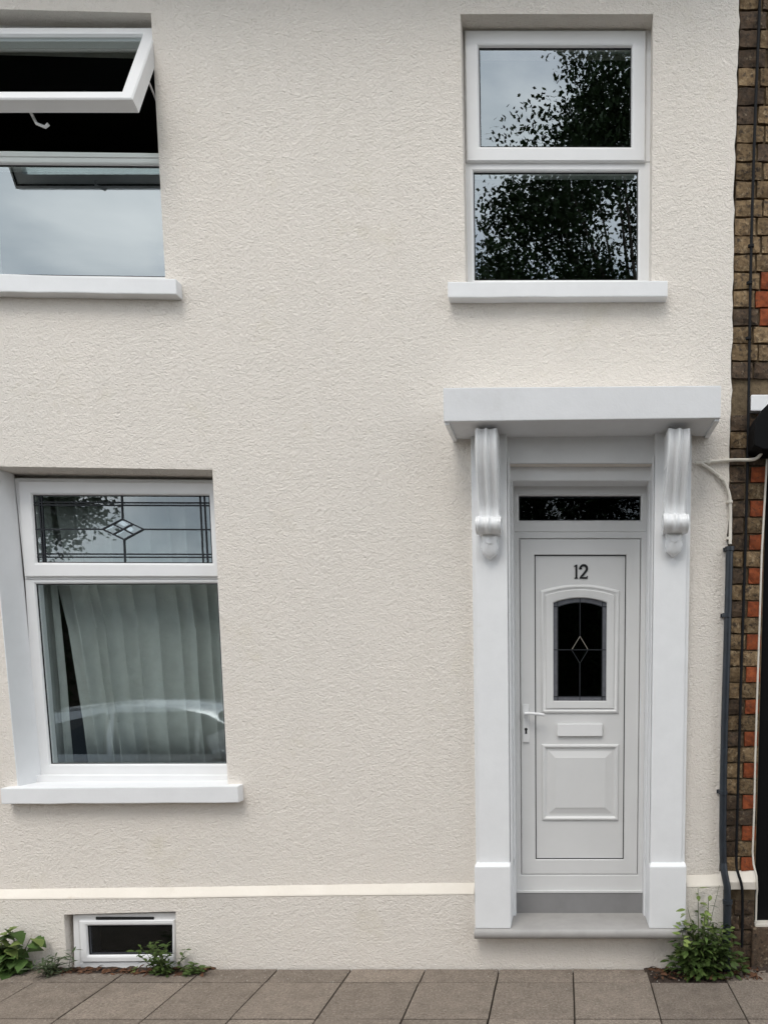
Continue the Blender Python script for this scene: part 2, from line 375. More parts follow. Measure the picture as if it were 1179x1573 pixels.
# plinth with sloped top band
zpl = lambda px, py: at(px, py, -.04).z
bx = lambda px: at(px, 1400, -.04).x
zs_top = at(865, 1441, -.13).z                                   # underside of the doorstep
plo = [(XL, zpl(-700, 1394)), (bx(0), zpl(0, 1381)), (bx(364), zpl(364, 1377)), (bx(728), zpl(728, 1373)), (bx(732), zs_top), (bx(1050), zs_top), (bx(1053), zpl(1053, 1362)), (bx(1109), zpl(1109, 1361)), (bx(1111), -.03), (XL, -.03)]
hBS2 = [hBS[0], hBS[1], (hBS[2][0], -.027), (hBS[3][0], -.027)]
plinth = bm_obj(sheet_holes(plo, [hBS2], -.04, .06, [.12]), 'plinth', M['stucco'], house)
def band(pts_lo, pts_hi):
    mb = MB(); n = len(pts_lo)
    mb.loft([[(x, -.036, z - .012), (x, -.043, z - .002), (x, -.040, z + .006), (X2, .012, Z2), (X2, .02, z - .012)] for (x, z), (X2, Z2) in zip(pts_lo, pts_hi)], cap0=True, cap1=True)
    return mb.build('plinth_band', M['band'], plinth, smooth=False)
lo = [(0, 1381), (120, 1380), (250, 1379), (364, 1377), (500, 1375), (620, 1374), (728, 1373)]
P_lo = [(XL, zpl(-700, 1394))] + [(bx(a), zpl(a, b)) for a, b in lo]
P_hi = [(XL, at(-700, 1372, .0).z)] + [(bx(a), at(a, b, .0).z) for a, b in [(0, 1363), (120, 1361), (250, 1359.5), (364, 1358), (500, 1355.5), (620, 1353.5), (728, 1352)]]
band(P_lo, P_hi)
band([(bx(1053), zpl(1053, 1362)), (bx(1109), zpl(1109, 1361))], [(bx(1053), at(1053, 1340, 0).z), (bx(1109), at(1109, 1339, 0).z)])
# rooms behind the openings: closed dark boxes, open to the front
ZF = at(600, 590, 0).z
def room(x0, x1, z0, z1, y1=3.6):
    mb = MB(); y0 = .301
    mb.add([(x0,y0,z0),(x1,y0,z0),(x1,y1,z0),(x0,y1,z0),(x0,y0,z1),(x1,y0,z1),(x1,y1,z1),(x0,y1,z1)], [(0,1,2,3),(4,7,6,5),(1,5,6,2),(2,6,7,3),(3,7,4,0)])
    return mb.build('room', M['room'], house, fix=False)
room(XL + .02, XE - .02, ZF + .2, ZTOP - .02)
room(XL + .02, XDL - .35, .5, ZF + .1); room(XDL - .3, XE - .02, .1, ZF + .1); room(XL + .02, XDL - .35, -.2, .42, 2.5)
mb = MB(); mb.box(XL, XE, -.40, 3.8, ZTOP + .005, ZTOP + .03); mb.build('eaves_soffit', M['blackpaint'], house)
mb = MB(); mb.box(XL, XE, -.425, -.403, ZTOP - .02, ZTOP + .16); mb.build('fascia', M['gloss'], house, bevel=.004)
mb = MB(); mb.prismx([(-.50, ZTOP + .14), (3.9, ZTOP + 2.6), (3.9, ZTOP + 2.52), (-.50, ZTOP + .06)][::-1], XL, XE); mb.build('roof', M['asphalt'], house)
mb = MB(); gp_ = [(-.48 + .055 * math.cos(R(a)), ZTOP + .06 + .055 * math.sin(R(a))) for a in range(180, 361, 20)]; mb.prismx(gp_ + [(y * .9 - .048, z_ + .004) for y, z_ in reversed(gp_)], XL, XE); mb.build('gutter', M['blackpaint'], house)
mb = MB(); mb.box(XL, XE, 3.605, 3.8, 0, ZTOP); mb.build('rear_wall', M['mortar'], house)

# ---- upper right window
def window(name_quad_rings, yf, yb, label):
    mb = MB()
    for o, i in name_quad_rings: frame_ring(mb, o, i, yf, yb)
    w_ = mb.build('window', M['upvc'], house); w_['label'] = label; return w_
yF = .10
wUR = window([(Q(yF, (711, 42), (1000, 42), (998.5, 249), (714, 249)), Q(yF, (722, 54), (984, 54), (982.5, 238), (725, 238))),
              (Q(yF, (714, 249.3), (998.5, 249.3), (997, 436), (716, 436)), Q(yF, (726.6, 263), (979, 263), (978.7, 428.5), (728.3, 429)))], yF, .17, 'upper window above the front door')
def sash(quad_o, quad_i, y, parent, yb=None):
    mb = MB(); frame_ring(mb, quad_o, quad_i, y, yb or y + .05, cham=.016, edge=.006); return mb.build('sash', M['upvc'], parent)
yS = .082
gq = Q(yS, (734.8, 71), (969, 71), (968.4, 224), (737, 223.5))
sash(Q(yS, (713, 46), (992, 46), (990.5, 247.5), (716, 247.5)), gq, yS, wUR); pane(inset(gq, -.005), yS + .018, wUR, M['glass']); gasket(gq, yS + .0125, wUR)
gq = Q(yF, (726.6, 263), (979, 263), (978.7, 428.5), (728.3, 429))
pane(inset(gq, -.005), yF + .018, wUR, M['glass']); gasket(gq, yF + .0125, wUR)
def sill(px0, px1, ptop0, ptop1, pbot0, pbot1, Yf, parent, slope=.012, m='white'):
    a, b = at(px0, ptop0, Yf), at(px1, ptop1, Yf); c, d = at(px0, pbot0, Yf), at(px1, pbot1, Yf)
    mb = MB(); yb = .14
    def sec(x, zt, zb): return [(x, Yf, zb), (x, Yf, zt), (x, yb, zt + slope), (x, yb, zt - .03), (x, .002, zb), ]
    mb.loft([sec(a.x + (b.x - a.x)*t, a.z + (b.z - a.z)*t + (rnd.uniform(-.0015, .0015) if 0 < t < 1 else 0), c.z + (d.z - c.z)*t + (rnd.uniform(-.002, .002) if 0 < t < 1 else 0)) for t in [i/10 for i in range(11)]], cap0=True, cap1=True)
    return mb.build('sill', M[m], parent, bevel=.006)
sill(687, 1025, 432.5, 431, 457, 455.5, -.062, wUR)

# ---- upper left window with the open top-hung sash
wUL = window([(Q(yF, (-72, 30), (262, 39), (268, 243), (-58, 240)), Q(yF, (-50, 52), (250, 60), (256, 233.5), (-40, 229.5))),
              (Q(yF, (-58, 240.3), (268, 243.3), (276, 434), (-50, 432)), Q(yF, (-36, 251), (258, 253.5), (262, 424), (-24, 420)))], yF, .17, 'upper window with its top sash pushed open')
gq = Q(yF, (-36, 251), (258, 253.5), (262, 424), (-24, 420))
pane(inset(gq, -.005), yF + .018, wUL, M['glass']); gasket(gq, yF + .0125, wUL)
hinge = at(233, 42, .05); tip = at(203, 151, -.24)
dy, dz = hinge.y - tip.y, hinge.z - tip.z; LEN = math.hypot(dy, dz); PHI = math.atan2(dy, dz)
xr_, xl_ = tip.x, at(-66, 40, .05).x
def swing(mbx):      # closed position is x, depth v (0 = outer face), distance u down from the hinge
    return [(x, hinge.y - u * math.sin(PHI) + v * math.cos(PHI), hinge.z - u * math.cos(PHI) - v * math.sin(PHI)) for x, v, u in mbx]
mb = MB(); tmp = MB()
oq = [(xl_, 0), (xr_, 0), (xr_, -LEN), (xl_, -LEN)]; iq = inset(oq, .075, .062, .07)
frame_ring(tmp, oq, iq, 0, .065, cham=.016, edge=.006)
mb.v = swing([(x, v, -u) for x, v, u in tmp.v]); mb.f = tmp.f
sUL = mb.build('sash', M['upvc'], wUL); sUL['label'] = 'sash pushed open outwards at the bottom'
tmp = MB(); tmp.prism(inset(iq, -.004), .02, .036); mb = MB(); mb.v = swing([(x, v, -u) for x, v, u in tmp.v]); mb.f = tmp.f; mb.build('pane', M['glass'], wUL)
tmp = MB(); o_, i_ = inset(oq, .014), inset(oq, .022)
tmp.loft([at_y(o_, .066), at_y(i_, .066), at_y(i_, .072), at_y(o_, .072)], closed=True); mb = MB(); mb.v = swing([(x, v, -u) for x, v, u in tmp.v]); mb.f = tmp.f; mb.build('gasket', M['gasket'], wUL)
hx = at(66, 170, -.1).x
mb = MB(); mb.tube(swing([(hx - .03, .066, LEN - .035), (hx - .03, .10, LEN - .03), (hx - .02, .12, LEN - .01), (hx + .03, .125, LEN + .012), (hx + .05, .118, LEN - .002)]), .008, 8); mb.build('handle', M['upvc'], wUL, smooth=True)
for xs in (xl_ + .06, xr_ - .012):   # friction stays
    a = swing([(xs, .06, LEN * .55)])[0]; mb = MB(); mb.tube([a, (xs, yF + .03, hinge.z - LEN * .72)], .006, 6); mb.build('stay', M['rim'], wUL)
sill(-95, 270, 418, 428, 446.5, 452, -.062, wUL)

# ---- lower left window with leaded top light
yF = .16; yS = .143
wLL = window([(Q(yF, (22, 734), (350, 737), (358, 890), (38, 890)), Q(yF, (36, 750), (334, 752), (340, 877), (46, 877))),
              (Q(yF, (38, 890.3), (358, 890.3), (372, 1191), (58, 1191)), Q(yF, (54, 897), (332.7, 896), (346.5, 1173), (77.2, 1173.5)))], yF, .23, 'ground floor window with leaded top light and curtain')
gT = Q(yS, (49, 760), (320, 761), (324.8, 864.5), (56.2, 863.5))
sash(Q(yS, (27, 738.5), (339, 741), (346, 886), (37.6, 886)), gT, yS, wLL); pane(inset(gT, -.005), yS + .018, wLL, M['tlglass']); gasket(gT, yS + .0125, wLL)
gq = Q(yF, (54, 897), (332.7, 896), (346.5, 1173), (77.2, 1173.5))
pane(inset(gq, -.005), yF + .018, wLL, M['tlglass']); gasket(gq, yF + .0125, wLL)
c0, c1 = at(57, 1190.5, .14), at(370, 1196.5, .14)
mb = MB(); mb.box(c0.x, c1.x, .128, .2, c1.z - .03, c0.z); mb.build('cill', M['upvc'], wLL, bevel=.004)
sill(0.5, 365, 1211, 1207.5, 1235.5, 1233, -.07, wLL, slope=.006)
def strip2(mb, a, b, wd, y0, y1):     # a flat bar between two (x, z) points
    a, b = Vector((a[0], a[1])), Vector((b[0], b[1])); d = (b - a).normalized(); n = Vector((-d.y, d.x)) * wd / 2
    return mb.prism([tuple(a + n), tuple(b + n), tuple(b - n), tuple(a - n)], y0, y1)
mb = MB(); yc = yS + .0145
pt = lambda px, py: xz(px, py, yc)
lines = [((60, 761), (66.5, 863)), ((64, 761), (70, 863)), ((307, 761), (312, 864)), ((313.5, 761), (319, 864)), ((50, 771.5), (321, 772.5)), ((50, 775.8), (321, 776.5)),
         ((52, 813), (158, 813)), ((220.5, 813), (323, 813.5)), ((55, 850.8), (324, 851.5)), ((55, 855.8), (324, 856)), ((187, 761), (188.3, 797.5)), ((190.8, 829), (192, 863.5)),
         ((158, 813), (188.3, 797.5)), ((188.3, 797.5), (220.5, 813)), ((220.5, 813), (190.8, 829)), ((190.8, 829), (158, 813)), ((173.5, 821.5), (204.5, 805)), ((173.5, 805.4), (206, 821))]
for i, (a, b) in enumerate(lines): strip2(mb, pt(*a), pt(*b), .0085 if i > 11 else .0075, yc - .002 - i * .00015, yc + .0065)
mb.build('lead_lattice', M['lead'], wLL)
for q in [[(161, 812.5), (173, 806.5), (176, 809), (166, 814)], [(176, 820.5), (190, 813.5), (193, 815), (180, 822)], [(181, 803), (188, 799.5), (197, 806), (191, 808.5)], [(193, 811), (200, 808), (206, 814), (200, 817)]]:
    mb = MB(); mb.prism([pt(*p) for p in q], yc + .001, yc + .0035); mb.build('bevelled_piece', M['bevel'], wLL)
# white painted jamb on the left of that opening
jl = hLL[0], hLL[3]
mb = MB(); mb.loft([[(jl[0][0]-.0, .0-.003, jl[0][1]-.001), (jl[0][0]+.004, -.003, jl[0][1]-.001), (jl[0][0]+.03, .16, jl[0][1]-.001), (jl[0][0]-.0, .16, jl[0][1]-.001)],
                    [(jl[1][0]-.0, .0-.003, jl[1][1]), (jl[1][0]+.004, -.003, jl[1][1]), (jl[1][0]+.03, .16, jl[1][1]), (jl[1][0]-.0, .16, jl[1][1])]], cap0=True, cap1=True)
mb.build('painted_jamb', M['white'], wLL)

# ---- basement window
yF = -.008; yS = -.020
wBS = window([(Q(yF, (112, 1405.5), (276, 1402), (277, 1489), (114, 1489)), Q(yF, (123, 1417), (264, 1415), (265, 1476), (126, 1478)))], yF, .06, 'small basement window at pavement level')
gq = Q(yS, (133, 1423), (263, 1422), (263.3, 1466.5), (135.7, 1467.5))
sash(Q(yS, (121, 1414.5), (268, 1413), (269, 1477), (124.5, 1478.5)), gq, yS, wBS); pane(inset(gq, -.004), yS + .016, wBS, M['doorglass']); gasket(gq, yS + .0125, wBS)
v0, v1 = at(148, 1408.2, yF), at(237, 1412.4, yF)
mb = MB(); mb.box(v0.x, v1.x, yF - .006, yF + .002, v1.z, v0.z); mb.build('trickle_vent', M['gasket'], wBS, bevel=.002)

# ------------------------------------------------------------------ door and its surround
YP = -.075                                                  # pilaster face
def X_(px, py, Y): return at(px, py, Y).x
ZH = at(865, 668, 0).z                                      # soffit at the wall
zb_t0, zb_t1 = at(757, 1331, -.1).z, at(757, 1325, YP).z
def pilaster(x0, x1, inner_right):
    mb = MB(); e = .010
    a, b = (x0, x1)
    # main shaft with a thin rebated margin on the outer side
    if inner_right: mb.box(a, a + .022, -.055, .05, zb_t0 - .01, ZH + .02); mb.box(a + .0225, b, YP, .05, zb_t0 - .01, ZH + .018)
    else: mb.box(b - .022, b, -.055, .05, zb_t0 - .01, ZH + .02); mb.box(a, b - .0225, YP, .05, zb_t0 - .01, ZH + .018)
    p = mb.build('pilaster', M['white'], house, bevel=.004)
    return p
def base_block(x0, x1, parent):
    mb = MB(); y = -.105; z0 = ZTREAD + .001
    mb.loft([[(x0, y, z0), (x1, y, z0), (x1, .19, z0), (x0, .19, z0)], [(x0, y, zb_t0), (x1, y, zb_t0), (x1, .19, zb_t0), (x0, .19, zb_t0)], [(x0 + .01, YP - .004, zb_t1), (x1 - .004, YP - .004, zb_t1), (x1 - .004, .19, zb_t1), (x0 + .01, .19, zb_t1)]], cap0=True, cap1=True)
    return mb.build('base_block', M['white'], parent, bevel=.006)
PLx0, PRx1 = X_(729, 1400, -.105), X_(1052.5, 1400, -.105)
pl_ = pilaster(PLx0 + .004, XDL - .006, True); pr_ = pilaster(XDR + .006, PRx1 - .004, False)
base_block(PLx0, XDL, pl_); base_block(XDR, PRx1, pr_)
# stepped architrave linings at both sides and over the door
YD = .19
FL, FR = X_(790.5, 1100, YD), X_(989.5, 1100, YD)
ZFT = at(890, 746, YD).z
def lining(xo, xi, s):
    mb = MB(); st = (xi - xo) / 2
    for k, (ya, yb) in enumerate(((-.05, .30), (.07, .298))):
        a, b = xo + st * k, xo + st * (k + 1)
        mb.box(min(a, b) + (.0 if k else 0), max(a, b), ya, yb, zb_t1 - .02 if k else zb_t1 - .02, ZLINT + .03)
    mb.box(min(xo + st * .05, xi), max(xo + st * .05, xi), .115, .294, ZTREAD + .001, zb_t1 - .0205)
    return mb.build('door_lining', M['white'], house, bevel=.004)
lining(XDL - .004, FL + .002, 1); lining(XDR + .004, FR - .002, -1)
mb = MB()
mb.box(XDL - .2, XDR + .2, -.02, .01, ZLINT, ZH + .05)
mb.box(XDL - .002, XDR + .002, .06, .295, ZFT - .004, ZLINT + .028)
mb.build('lintel', M['white'], house, bevel=.005)
# hood
YH = -.30
hx0, hx1 = X_(680.5, 620, YH), X_(1106.5, 617, YH)
zt0, zt1 = at(680, 595.5, YH).z, at(1107, 592, YH).z; zb0, zb1 = at(682, 647.5, YH).z, at(1106, 642, YH).z
def slopebox(mb, x0, x1, y0, y1, za0, za1, zb0_, zb1_):
    return mb.add([(x0,y0,za0),(x1,y0,za1),(x1,y1,za1),(x0,y1,za0),(x0,y0,zb0_),(x1,y0,zb1_),(x1,y1,zb1_),(x0,y1,zb0_)], [(0,3,2,1),(4,5,6,7),(0,1,5,4),(1,2,6,5),(2,3,7,6),(3,0,4,7)])
mb = MB(); slopebox(mb, hx0, hx1, YH, .0, zb0, zb1, zt0, zt1); hood = mb.build('hood', M['hoodpaint'], house, bevel=.005); 
mb = MB(); slopebox(mb, hx0 + .004, hx0 + .03, YH + .012, -.001, zb0 - .014, zb0 - .014, zb0 + .01, zb0 + .01); mb.build('edge_board', M['gloss'], hood, bevel=.003)
mb = MB(); slopebox(mb, hx1 - .03, hx1 - .004, YH + .012, -.001, zb1 - .014, zb1 - .014, zb1 + .01, zb1 + .01); mb.build('edge_board', M['gloss'], hood, bevel=.003)
# scroll brackets
def bracket(cx, ztop, zscr0, zscr1, zleaf, parent):
    prof = []                                                   # (z, y of the front)
    Hh = ztop - zscr0
    for i in range(25):
        u = i / 24
        y = -.245 + .02 * u + .098 * (3*u*u - 2*u*u*u) - .018 * math.sin(math.pi * min(1, u * 1.15))
        prof.append((ztop - Hh * u, y))
    r = (zscr0 - zscr1) / 2; zc = (zscr0 + zscr1) / 2
    for i in range(1, 15):
        a = math.pi / 2 - math.pi * i / 14 * 1.05
        prof.append((zc + r * math.sin(a), -.140 - r * 1.15 * max(-.25, math.cos(a))))
    hw = .062; nx = 25; loops = []
    for z, y in prof:
        u = min(1, (ztop - z) / Hh); lp = []
        for k in range(nx):
            s = k / (nx - 1) * 2 - 1; a = abs(s)
            if a < .16: dp = .011 * math.sqrt(max(0, 1 - (a/.16)**2)) + .002
            elif a < .60: dp = -.007 * math.sin(math.pi * (a - .16) / .44)
            elif a < .68: dp = .0
            else: dp = .008 * math.sqrt(max(0, 1 - ((a - .84)/.16)**2))
            lp.append((cx + s * hw * (1 + (.05 if u >= 1 else 0)), y - dp, z))
        lp += [(cx + hw, -.06, z), (cx - hw, -.06, z)]
        loops.append(lp)
    mb = MB(); mb.loft(loops, cap0=True, cap1=True)
    b = mb.build('bracket', M['gloss'], parent, smooth=True)
    for s in (-1, 1):
        mb = MB(); lp = []
        for rr, xo in ((r * 1.02, .0), (r * 1.02, .010), (r * .75, .013), (r * .55, .009), (r * .35, .014), (.002, .016)):
            lp.append([(cx + s * (hw + xo), -.142 + rr * 1.1 * math.cos(2*math.pi*k/20), zc + rr * math.sin(2*math.pi*k/20)) for k in range(20)])
        mb.loft(lp, cap1=True); mb.build('volute', M['gloss'], b, smooth=True)
    # drop leaf: a convex tapering shield under the scroll
    outl = [(-.80, 0), (-.82, .16), (-.72, .3), (-.84, .42), (-.88, .56), (-.74, .68), (-.70, .80), (-.38, .90), (0, 1.02)]
    outl = outl + [(-a, t) for a, t in reversed(outl[:-1])]
    hl = zscr1 - zleaf + .015; lw = .061; lo_ = []
    for sc_, y in ((.92, -.06), (1, -.098), (.97, -.108), (.88, -.118), (.74, -.124), (.45, -.132), (.02, -.135)):
        lo_.append([(cx + a * lw * sc_, y - .028 * (1 - t) * (1 - abs(a)) * (1 if sc_ < 1 else .2), (zscr1 + .015) - hl * (.45 + (t - .45) * sc_)) for a, t in outl])
    mb = MB(); mb.loft(lo_, cap1=True); mb.build('drop_leaf', M['gloss'], b, smooth=True)
    return b
zBt = at(742, 659, -.24).z
cL = (PLx0 + XDL) / 2 + .004; cR = (PRx1 + XDR) / 2 + .004
bracket(cL, min(zBt, zb0 - .001), at(748, 792, -.17).z, at(748, 820, -.16).z, at(752, 860, -.1).z, house)
bracket(cR, min(zBt, zb1 - .001), at(1040, 788, -.17).z, at(1040, 818, -.16).z, at(1040, 856, -.1).z, house)
# doorstep
mb = MB(); sx0, sx1 = X_(728, 1440, -.13), X_(1052, 1440, -.13); zt = ZTREAD; zn = at(865, 1443, -.13).z
prof = [(.2, zt)] + [(-.105, zt)] + [(-.118 - .022 * math.cos(a), (zt + zn)/2 + (zt - zn)/2 * math.sin(a)) for a in [R(x) for x in (80, 60, 40, 20, 0, -20, -40, -60, -80)]] + [(-.105, zn), (-.03, zn), (.2, zn)]
mb.prismx(prof, sx0, sx1); mb.build('doorstep', M['step'], house, smooth=True)
zr = at(890, 1370.5, YD).z
mb = MB(); mb.box(FL - .01, FR + .01, YD - .012, .3, zt - .01, zr); mb.build('riser', M['riser'], house, bevel=.004)
# door frame
fo = Q(YD, (788.5, 746), (993, 745.5), (991.5, 817), (789, 817)); fi = Q(YD, (796.4, 761.8), (983.3, 761.8), (982.7, 798.5), (796.6, 798.8))
fo = [(FL, ZFT), (FR, ZFT), (FR, fo[2][1]), (FL, fo[2][1])]
fo2 = [(FL, fo[2][1] - .0004), (FR, fo[2][1] - .0004), (FR, zr), (FL, zr)]
lx0, lx1 = X_(799.3, 1080, YD), X_(980.5, 1080, YD); lz1, lz0 = at(890, 828, YD).z, at(890, 1343, YD).z
leafq = [(lx0, lz1), (lx1, lz1), (lx1, lz0), (lx0, lz0)]
mb = MB(); frame_ring(mb, fo, fi, YD, .26); frame_ring(mb, fo2, inset(leafq, -.003), YD, .26, cham=.005)
mb.box(FL + .004, FR - .004, YD - .016, YD - .0005, zr + .001, zr + .014)
dframe = mb.build('door_frame', M['door'], house); dframe['label'] = 'door frame with narrow glass light over the door'
pane(inset(fi, -.004), YD + .018, dframe, M['doorglass']); gasket(fi, YD + .0125, dframe)
# leaf
ym = YD + .003
px0, px1 = X_(821, 1080, ym), X_(959.3, 1080, ym); pz1, pz0 = at(890, 852, ym).z, at(890, 1320.5, ym).z
pq = [(px0, pz1), (px1, pz1), (px1, pz0), (px0, pz0)]
mb = MB(); mb.loft([at_y(leafq, ym + .05), at_y(leafq, ym + .004), at_y(inset(leafq, .004), ym), at_y(inset(pq, -.003), ym), at_y(pq, ym + .003), at_y(pq, ym + .05)], closed=True)
door = mb.build('door', M['door'], house)
door['label'] = 'white front door with number 12, arched glass and white handle'
g0, g1 = X_(849.5, 1000, ym), X_(930.8, 1000, ym); gb = at(890, 1076.6, ym).z; gs = at(850, 925.5, ym).z; gp = at(890, 918, ym).z
def arch(x0, x1, zb_, zs, zp, n=14):
    pts = [(x0, zb_), (x0, zs)]
    for i in range(1, n):
        u = i / n; s = 2*u - 1; pts.append((x0 + (x1 - x0)*u, zs + (zp - zs) * (1 - s*s)))
    return pts + [(x1, zs), (x1, zb_)]
def archo(m):    # grown by m
    return arch(g0 - m, g1 + m, gb - m, gs + m * .92, gp + m * 1.02)
yq = ym + .016
pin = inset(pq, .004)
panel = bm_obj(sheet_holes(pin, [archo(0)], yq, .03), 'panel', M['door'], door)
mb = MB(); gk = inset(pq, .0)
mb.loft([at_y(pq, yq - .002), at_y(inset(pq, .006), yq - .002), at_y(inset(pq, .006), yq + .004), at_y(pq, yq + .004)], closed=True); mb.build('gasket', M['gasket'], door)
o1 = (X_(931, 1000, ym) - g1) * 0 + .082
mb = MB(); mb.loft([at_y(archo(m), y) for m, y in ((.082, yq), (.080, yq - .006), (.074, yq - .011), (.066, yq - .012), (.058, yq - .006), (.052, yq - .0045), (.046, yq - .012), (.012, yq - .010), (.004, yq - .008), (0, yq - .002), (0, yq + .012))])
mb.build('glazing_frame', M['door'], door, smooth=True)
mb = MB(); mb.prism(archo(.003), yq + .010, yq + .018); mb.build('pane', M['doorglass'], door)
yb_ = yq + .0065
mb = MB(); mb.loft([at_y(archo(.001), yb_ + .0025), at_y(archo(-.026), yb_ + .0025)]); mb.build('border_glass', M['border'], door)
mb = MB(); cw = .005
gx = lambda px: X_(px, 1000, ym)
cx_ = (g0 + g1) / 2; zmid = at(890, 998, ym).z
mb.loft([at_y(archo(-.024), yb_), at_y(archo(-.029), yb_), at_y(archo(-.029), yb_ + .002), at_y(archo(-.024), yb_ + .002)], closed=True)
for a, b in [((g0 + .0265, gs - .03), (g0 + .0265, gs + .012)), ((g1 - .0265, gs - .03), (g1 - .0265, gs + .012)), ((g0 + .0265, gb), (g0 + .0265, gb + .03)), ((g1 - .0265, gb), (g1 - .0265, gb + .03)),
             ((g0, gb + .0265), (g0 + .03, gb + .0265)), ((g1 - .03, gb + .0265), (g1, gb + .0265)), ((g0, gs - .024), (g0 + .03, gs - .024)), ((g1 - .03, gs - .024), (g1, gs - .024)),
             ((g0, zmid), (g1, zmid)), ((cx_, gb), (cx_, zmid - .087)), ((cx_, zmid + .087), (cx_, gp))]:
    strip2(mb, a, b, cw, yb_ - .0006, yb_ + .002)
mb.build('lead_lattice', M['lead'], door)
mb = MB(); dz_, dx_ = .086, .050
for a, b in [((cx_ - dx_, zmid + .004), (cx_, zmid + dz_)), ((cx_, zmid + dz_), (cx_ + dx_, zmid + .004)), ]: strip2(mb, a, b, .0038, yb_ - .002, yb_ + .001)
mb.build('bevelled_piece', mat('brass_came', (.26, .245, .21), .5), door)
mb = MB()
for a, b in [((cx_ - dx_, zmid - .004), (cx_, zmid - dz_)), ((cx_, zmid - dz_), (cx_ + dx_, zmid - .004))]: strip2(mb, a, b, .004, yb_ - .002, yb_ + .001)
mb.build('bevelled_piece', M['lead'], door)
# lower moulded panel
ry0, ry1 = at(890, 1143.5, ym).z, at(890, 1261, ym).z; rx0, rx1 = X_(831.5, 1200, ym), X_(950, 1200, ym)
rq = [(rx0, ry0), (rx1, ry0), (rx1, ry1), (rx0, ry1)]
mb = MB(); mb.loft([at_y(inset(rq, m), y) for m, y in ((0, yq), (.002, yq - .006), (.008, yq - .012), (.016, yq - .013), (.022, yq - .009), (.030, yq + .0005), (.037, yq + .002), (.084, yq - .010), (.086, yq - .0125))], cap1=True)
mb.build('moulded_panel', M['door'], door)
# letter plate, handle, digits
a, b = at(855.6, 1112, ym), at(924.7, 1131, ym)
mb = MB(); mb.box(a.x, b.x, yq - .018, yq - .0005, b.z, a.z); mb.build('letter_plate', M['upvc'], door, bevel=.004, seg=3)
a, b = at(802.3, 1082, ym), at(812.6, 1140, ym)
mb = MB(); mb.box(a.x, b.x, ym - .011, ym - .0003, b.z, a.z); mb.build('handle_plate', M['upvc'], door, bevel=.0045, seg=3)
hxc = (a.x + b.x)/2; hz = at(807, 1096, ym).z
mb = MB(); mb.tube([(hxc, ym - .008, hz), (hxc, ym - .04, hz)], .013, 14); mb.tube([(hxc - .008, ym - .046, hz + .002), (hxc + .03, ym - .050, hz + .003), (hxc + .08, ym - .050, hz - .001), (hxc + .118, ym - .047, hz - .007)], .0105, 12, .0095)
mb.build('handle', M['gloss'], door, smooth=True)
kz = at(807, 1122, ym).z
mb = MB(); mb.prism([(hxc + .0095*math.cos(R(t)), kz + .008 + .0095*math.sin(R(t))) for t in range(-50, 231, 20)] + [(hxc - .0065, kz - .022), (hxc + .0065, kz - .022)], ym - .0125, ym - .0108); mb.build('keyhole', M['keyhole'], door)
d0, d1 = at(881, 866.8, ym), at(902.3, 888.6, ym); dh = d0.z - d1.z; dw = d1.x - d0.x
def stroke(mb, pts, wds, y0, y1):
    n = len(pts); Lf, Rt = [], []
    for i in range(n):
        p0, p1 = Vector(pts[max(0, i-1)]), Vector(pts[min(n-1, i+1)]); d = (p1 - p0).normalized(); nn = Vector((-d.y, d.x))
        Lf.append(tuple(Vector(pts[i]) + nn * wds[i]/2)); Rt.append(tuple(Vector(pts[i]) - nn * wds[i]/2))
    for i in range(n - 1): mb.prism([Lf[i], Lf[i+1], Rt[i+1], Rt[i]], y0, y1)
    return mb
U = lambda x, z: (d0.x + x * dw, d1.z + z * dh)
mb = MB()
mb.prism([U(.03, 0), U(.29, 0), U(.29, .06), U(.24, .09), U(.24, 1.0), U(.15, 1.0), U(.0, .90), U(.0, .84), U(.10, .86), U(.10, .09), U(.03, .06)], yq - .005, yq - .0005); mb.build('digit', M['digit'], door)
mb = MB()
arc2 = [U(.475 + .0, .66)] + [U(.695 + .235 * math.cos(R(t)), .72 + .235 * math.sin(R(t))) for t in range(175, -46, -14)] + [U(.80, .46), U(.64, .27), U(.50, .12), U(.46, .06)]
stroke(mb, arc2, [dw * (.21 if i < 2 else .125 + .05 * math.sin(math.pi * i / len(arc2))) for i in range(len(arc2))], yq - .005, yq - .0005)
mb.prism([U(.39, 0), U(.97, 0), U(1.0, .20), U(.94, .20), U(.90, .13), U(.42, .11)], yq - .0052, yq - .0005)
mb.build('digit', M['digit'], door)

# ------------------------------------------------------------------ curtain behind the ground floor window
def drape(pl, pr, y, amp, nf, seed, name, label):
    """pl, pr: left and right edge as px points from top to bottom; folds run down the cloth"""
    r = random.Random(seed); n = 160; rows = len(pl); ph = [r.uniform(0, 6.3) for _ in range(5)]; loops = []
    for k in range(rows):
        a, b = at(*pl[k], y), at(*pr[k], y); lp = []
        for i in range(n + 1):
            u = i / n; s = nf * 2 * math.pi * (u + .05 * math.sin(3.1 * u + ph[0]) + .03 * math.sin(9 * u + ph[1]) + .006 * k * math.sin(5*u + ph[3]))
            f = math.sin(s + ph[2]); f = (2 * abs(math.sin((s + ph[2]) / 2)) ** .55 - 1.2) * (.55 + .45 * math.sin(2.3 * s / nf + ph[1]) ** 2)
            lp.append((a.x + (b.x - a.x) * u, y + amp * f + amp * .4 * math.sin(s * .43 + ph[4]) + .01 * k / rows, a.z + (b.z - a.z) * u))
        loops.append(lp)
    mb = MB(); mb.loft(loops, ring=False)
    o = mb.build(name, M['curtain'], loc=tuple(at(*pl[-1], y)), smooth=True)
    sol = o.modifiers.new('thickness', 'SOLIDIFY'); sol.thickness = .003
    me = o.data
    for p in me.polygons: p.use_smooth = True
    return tag(o, label, 'curtain', 'curtains in the ground floor window')
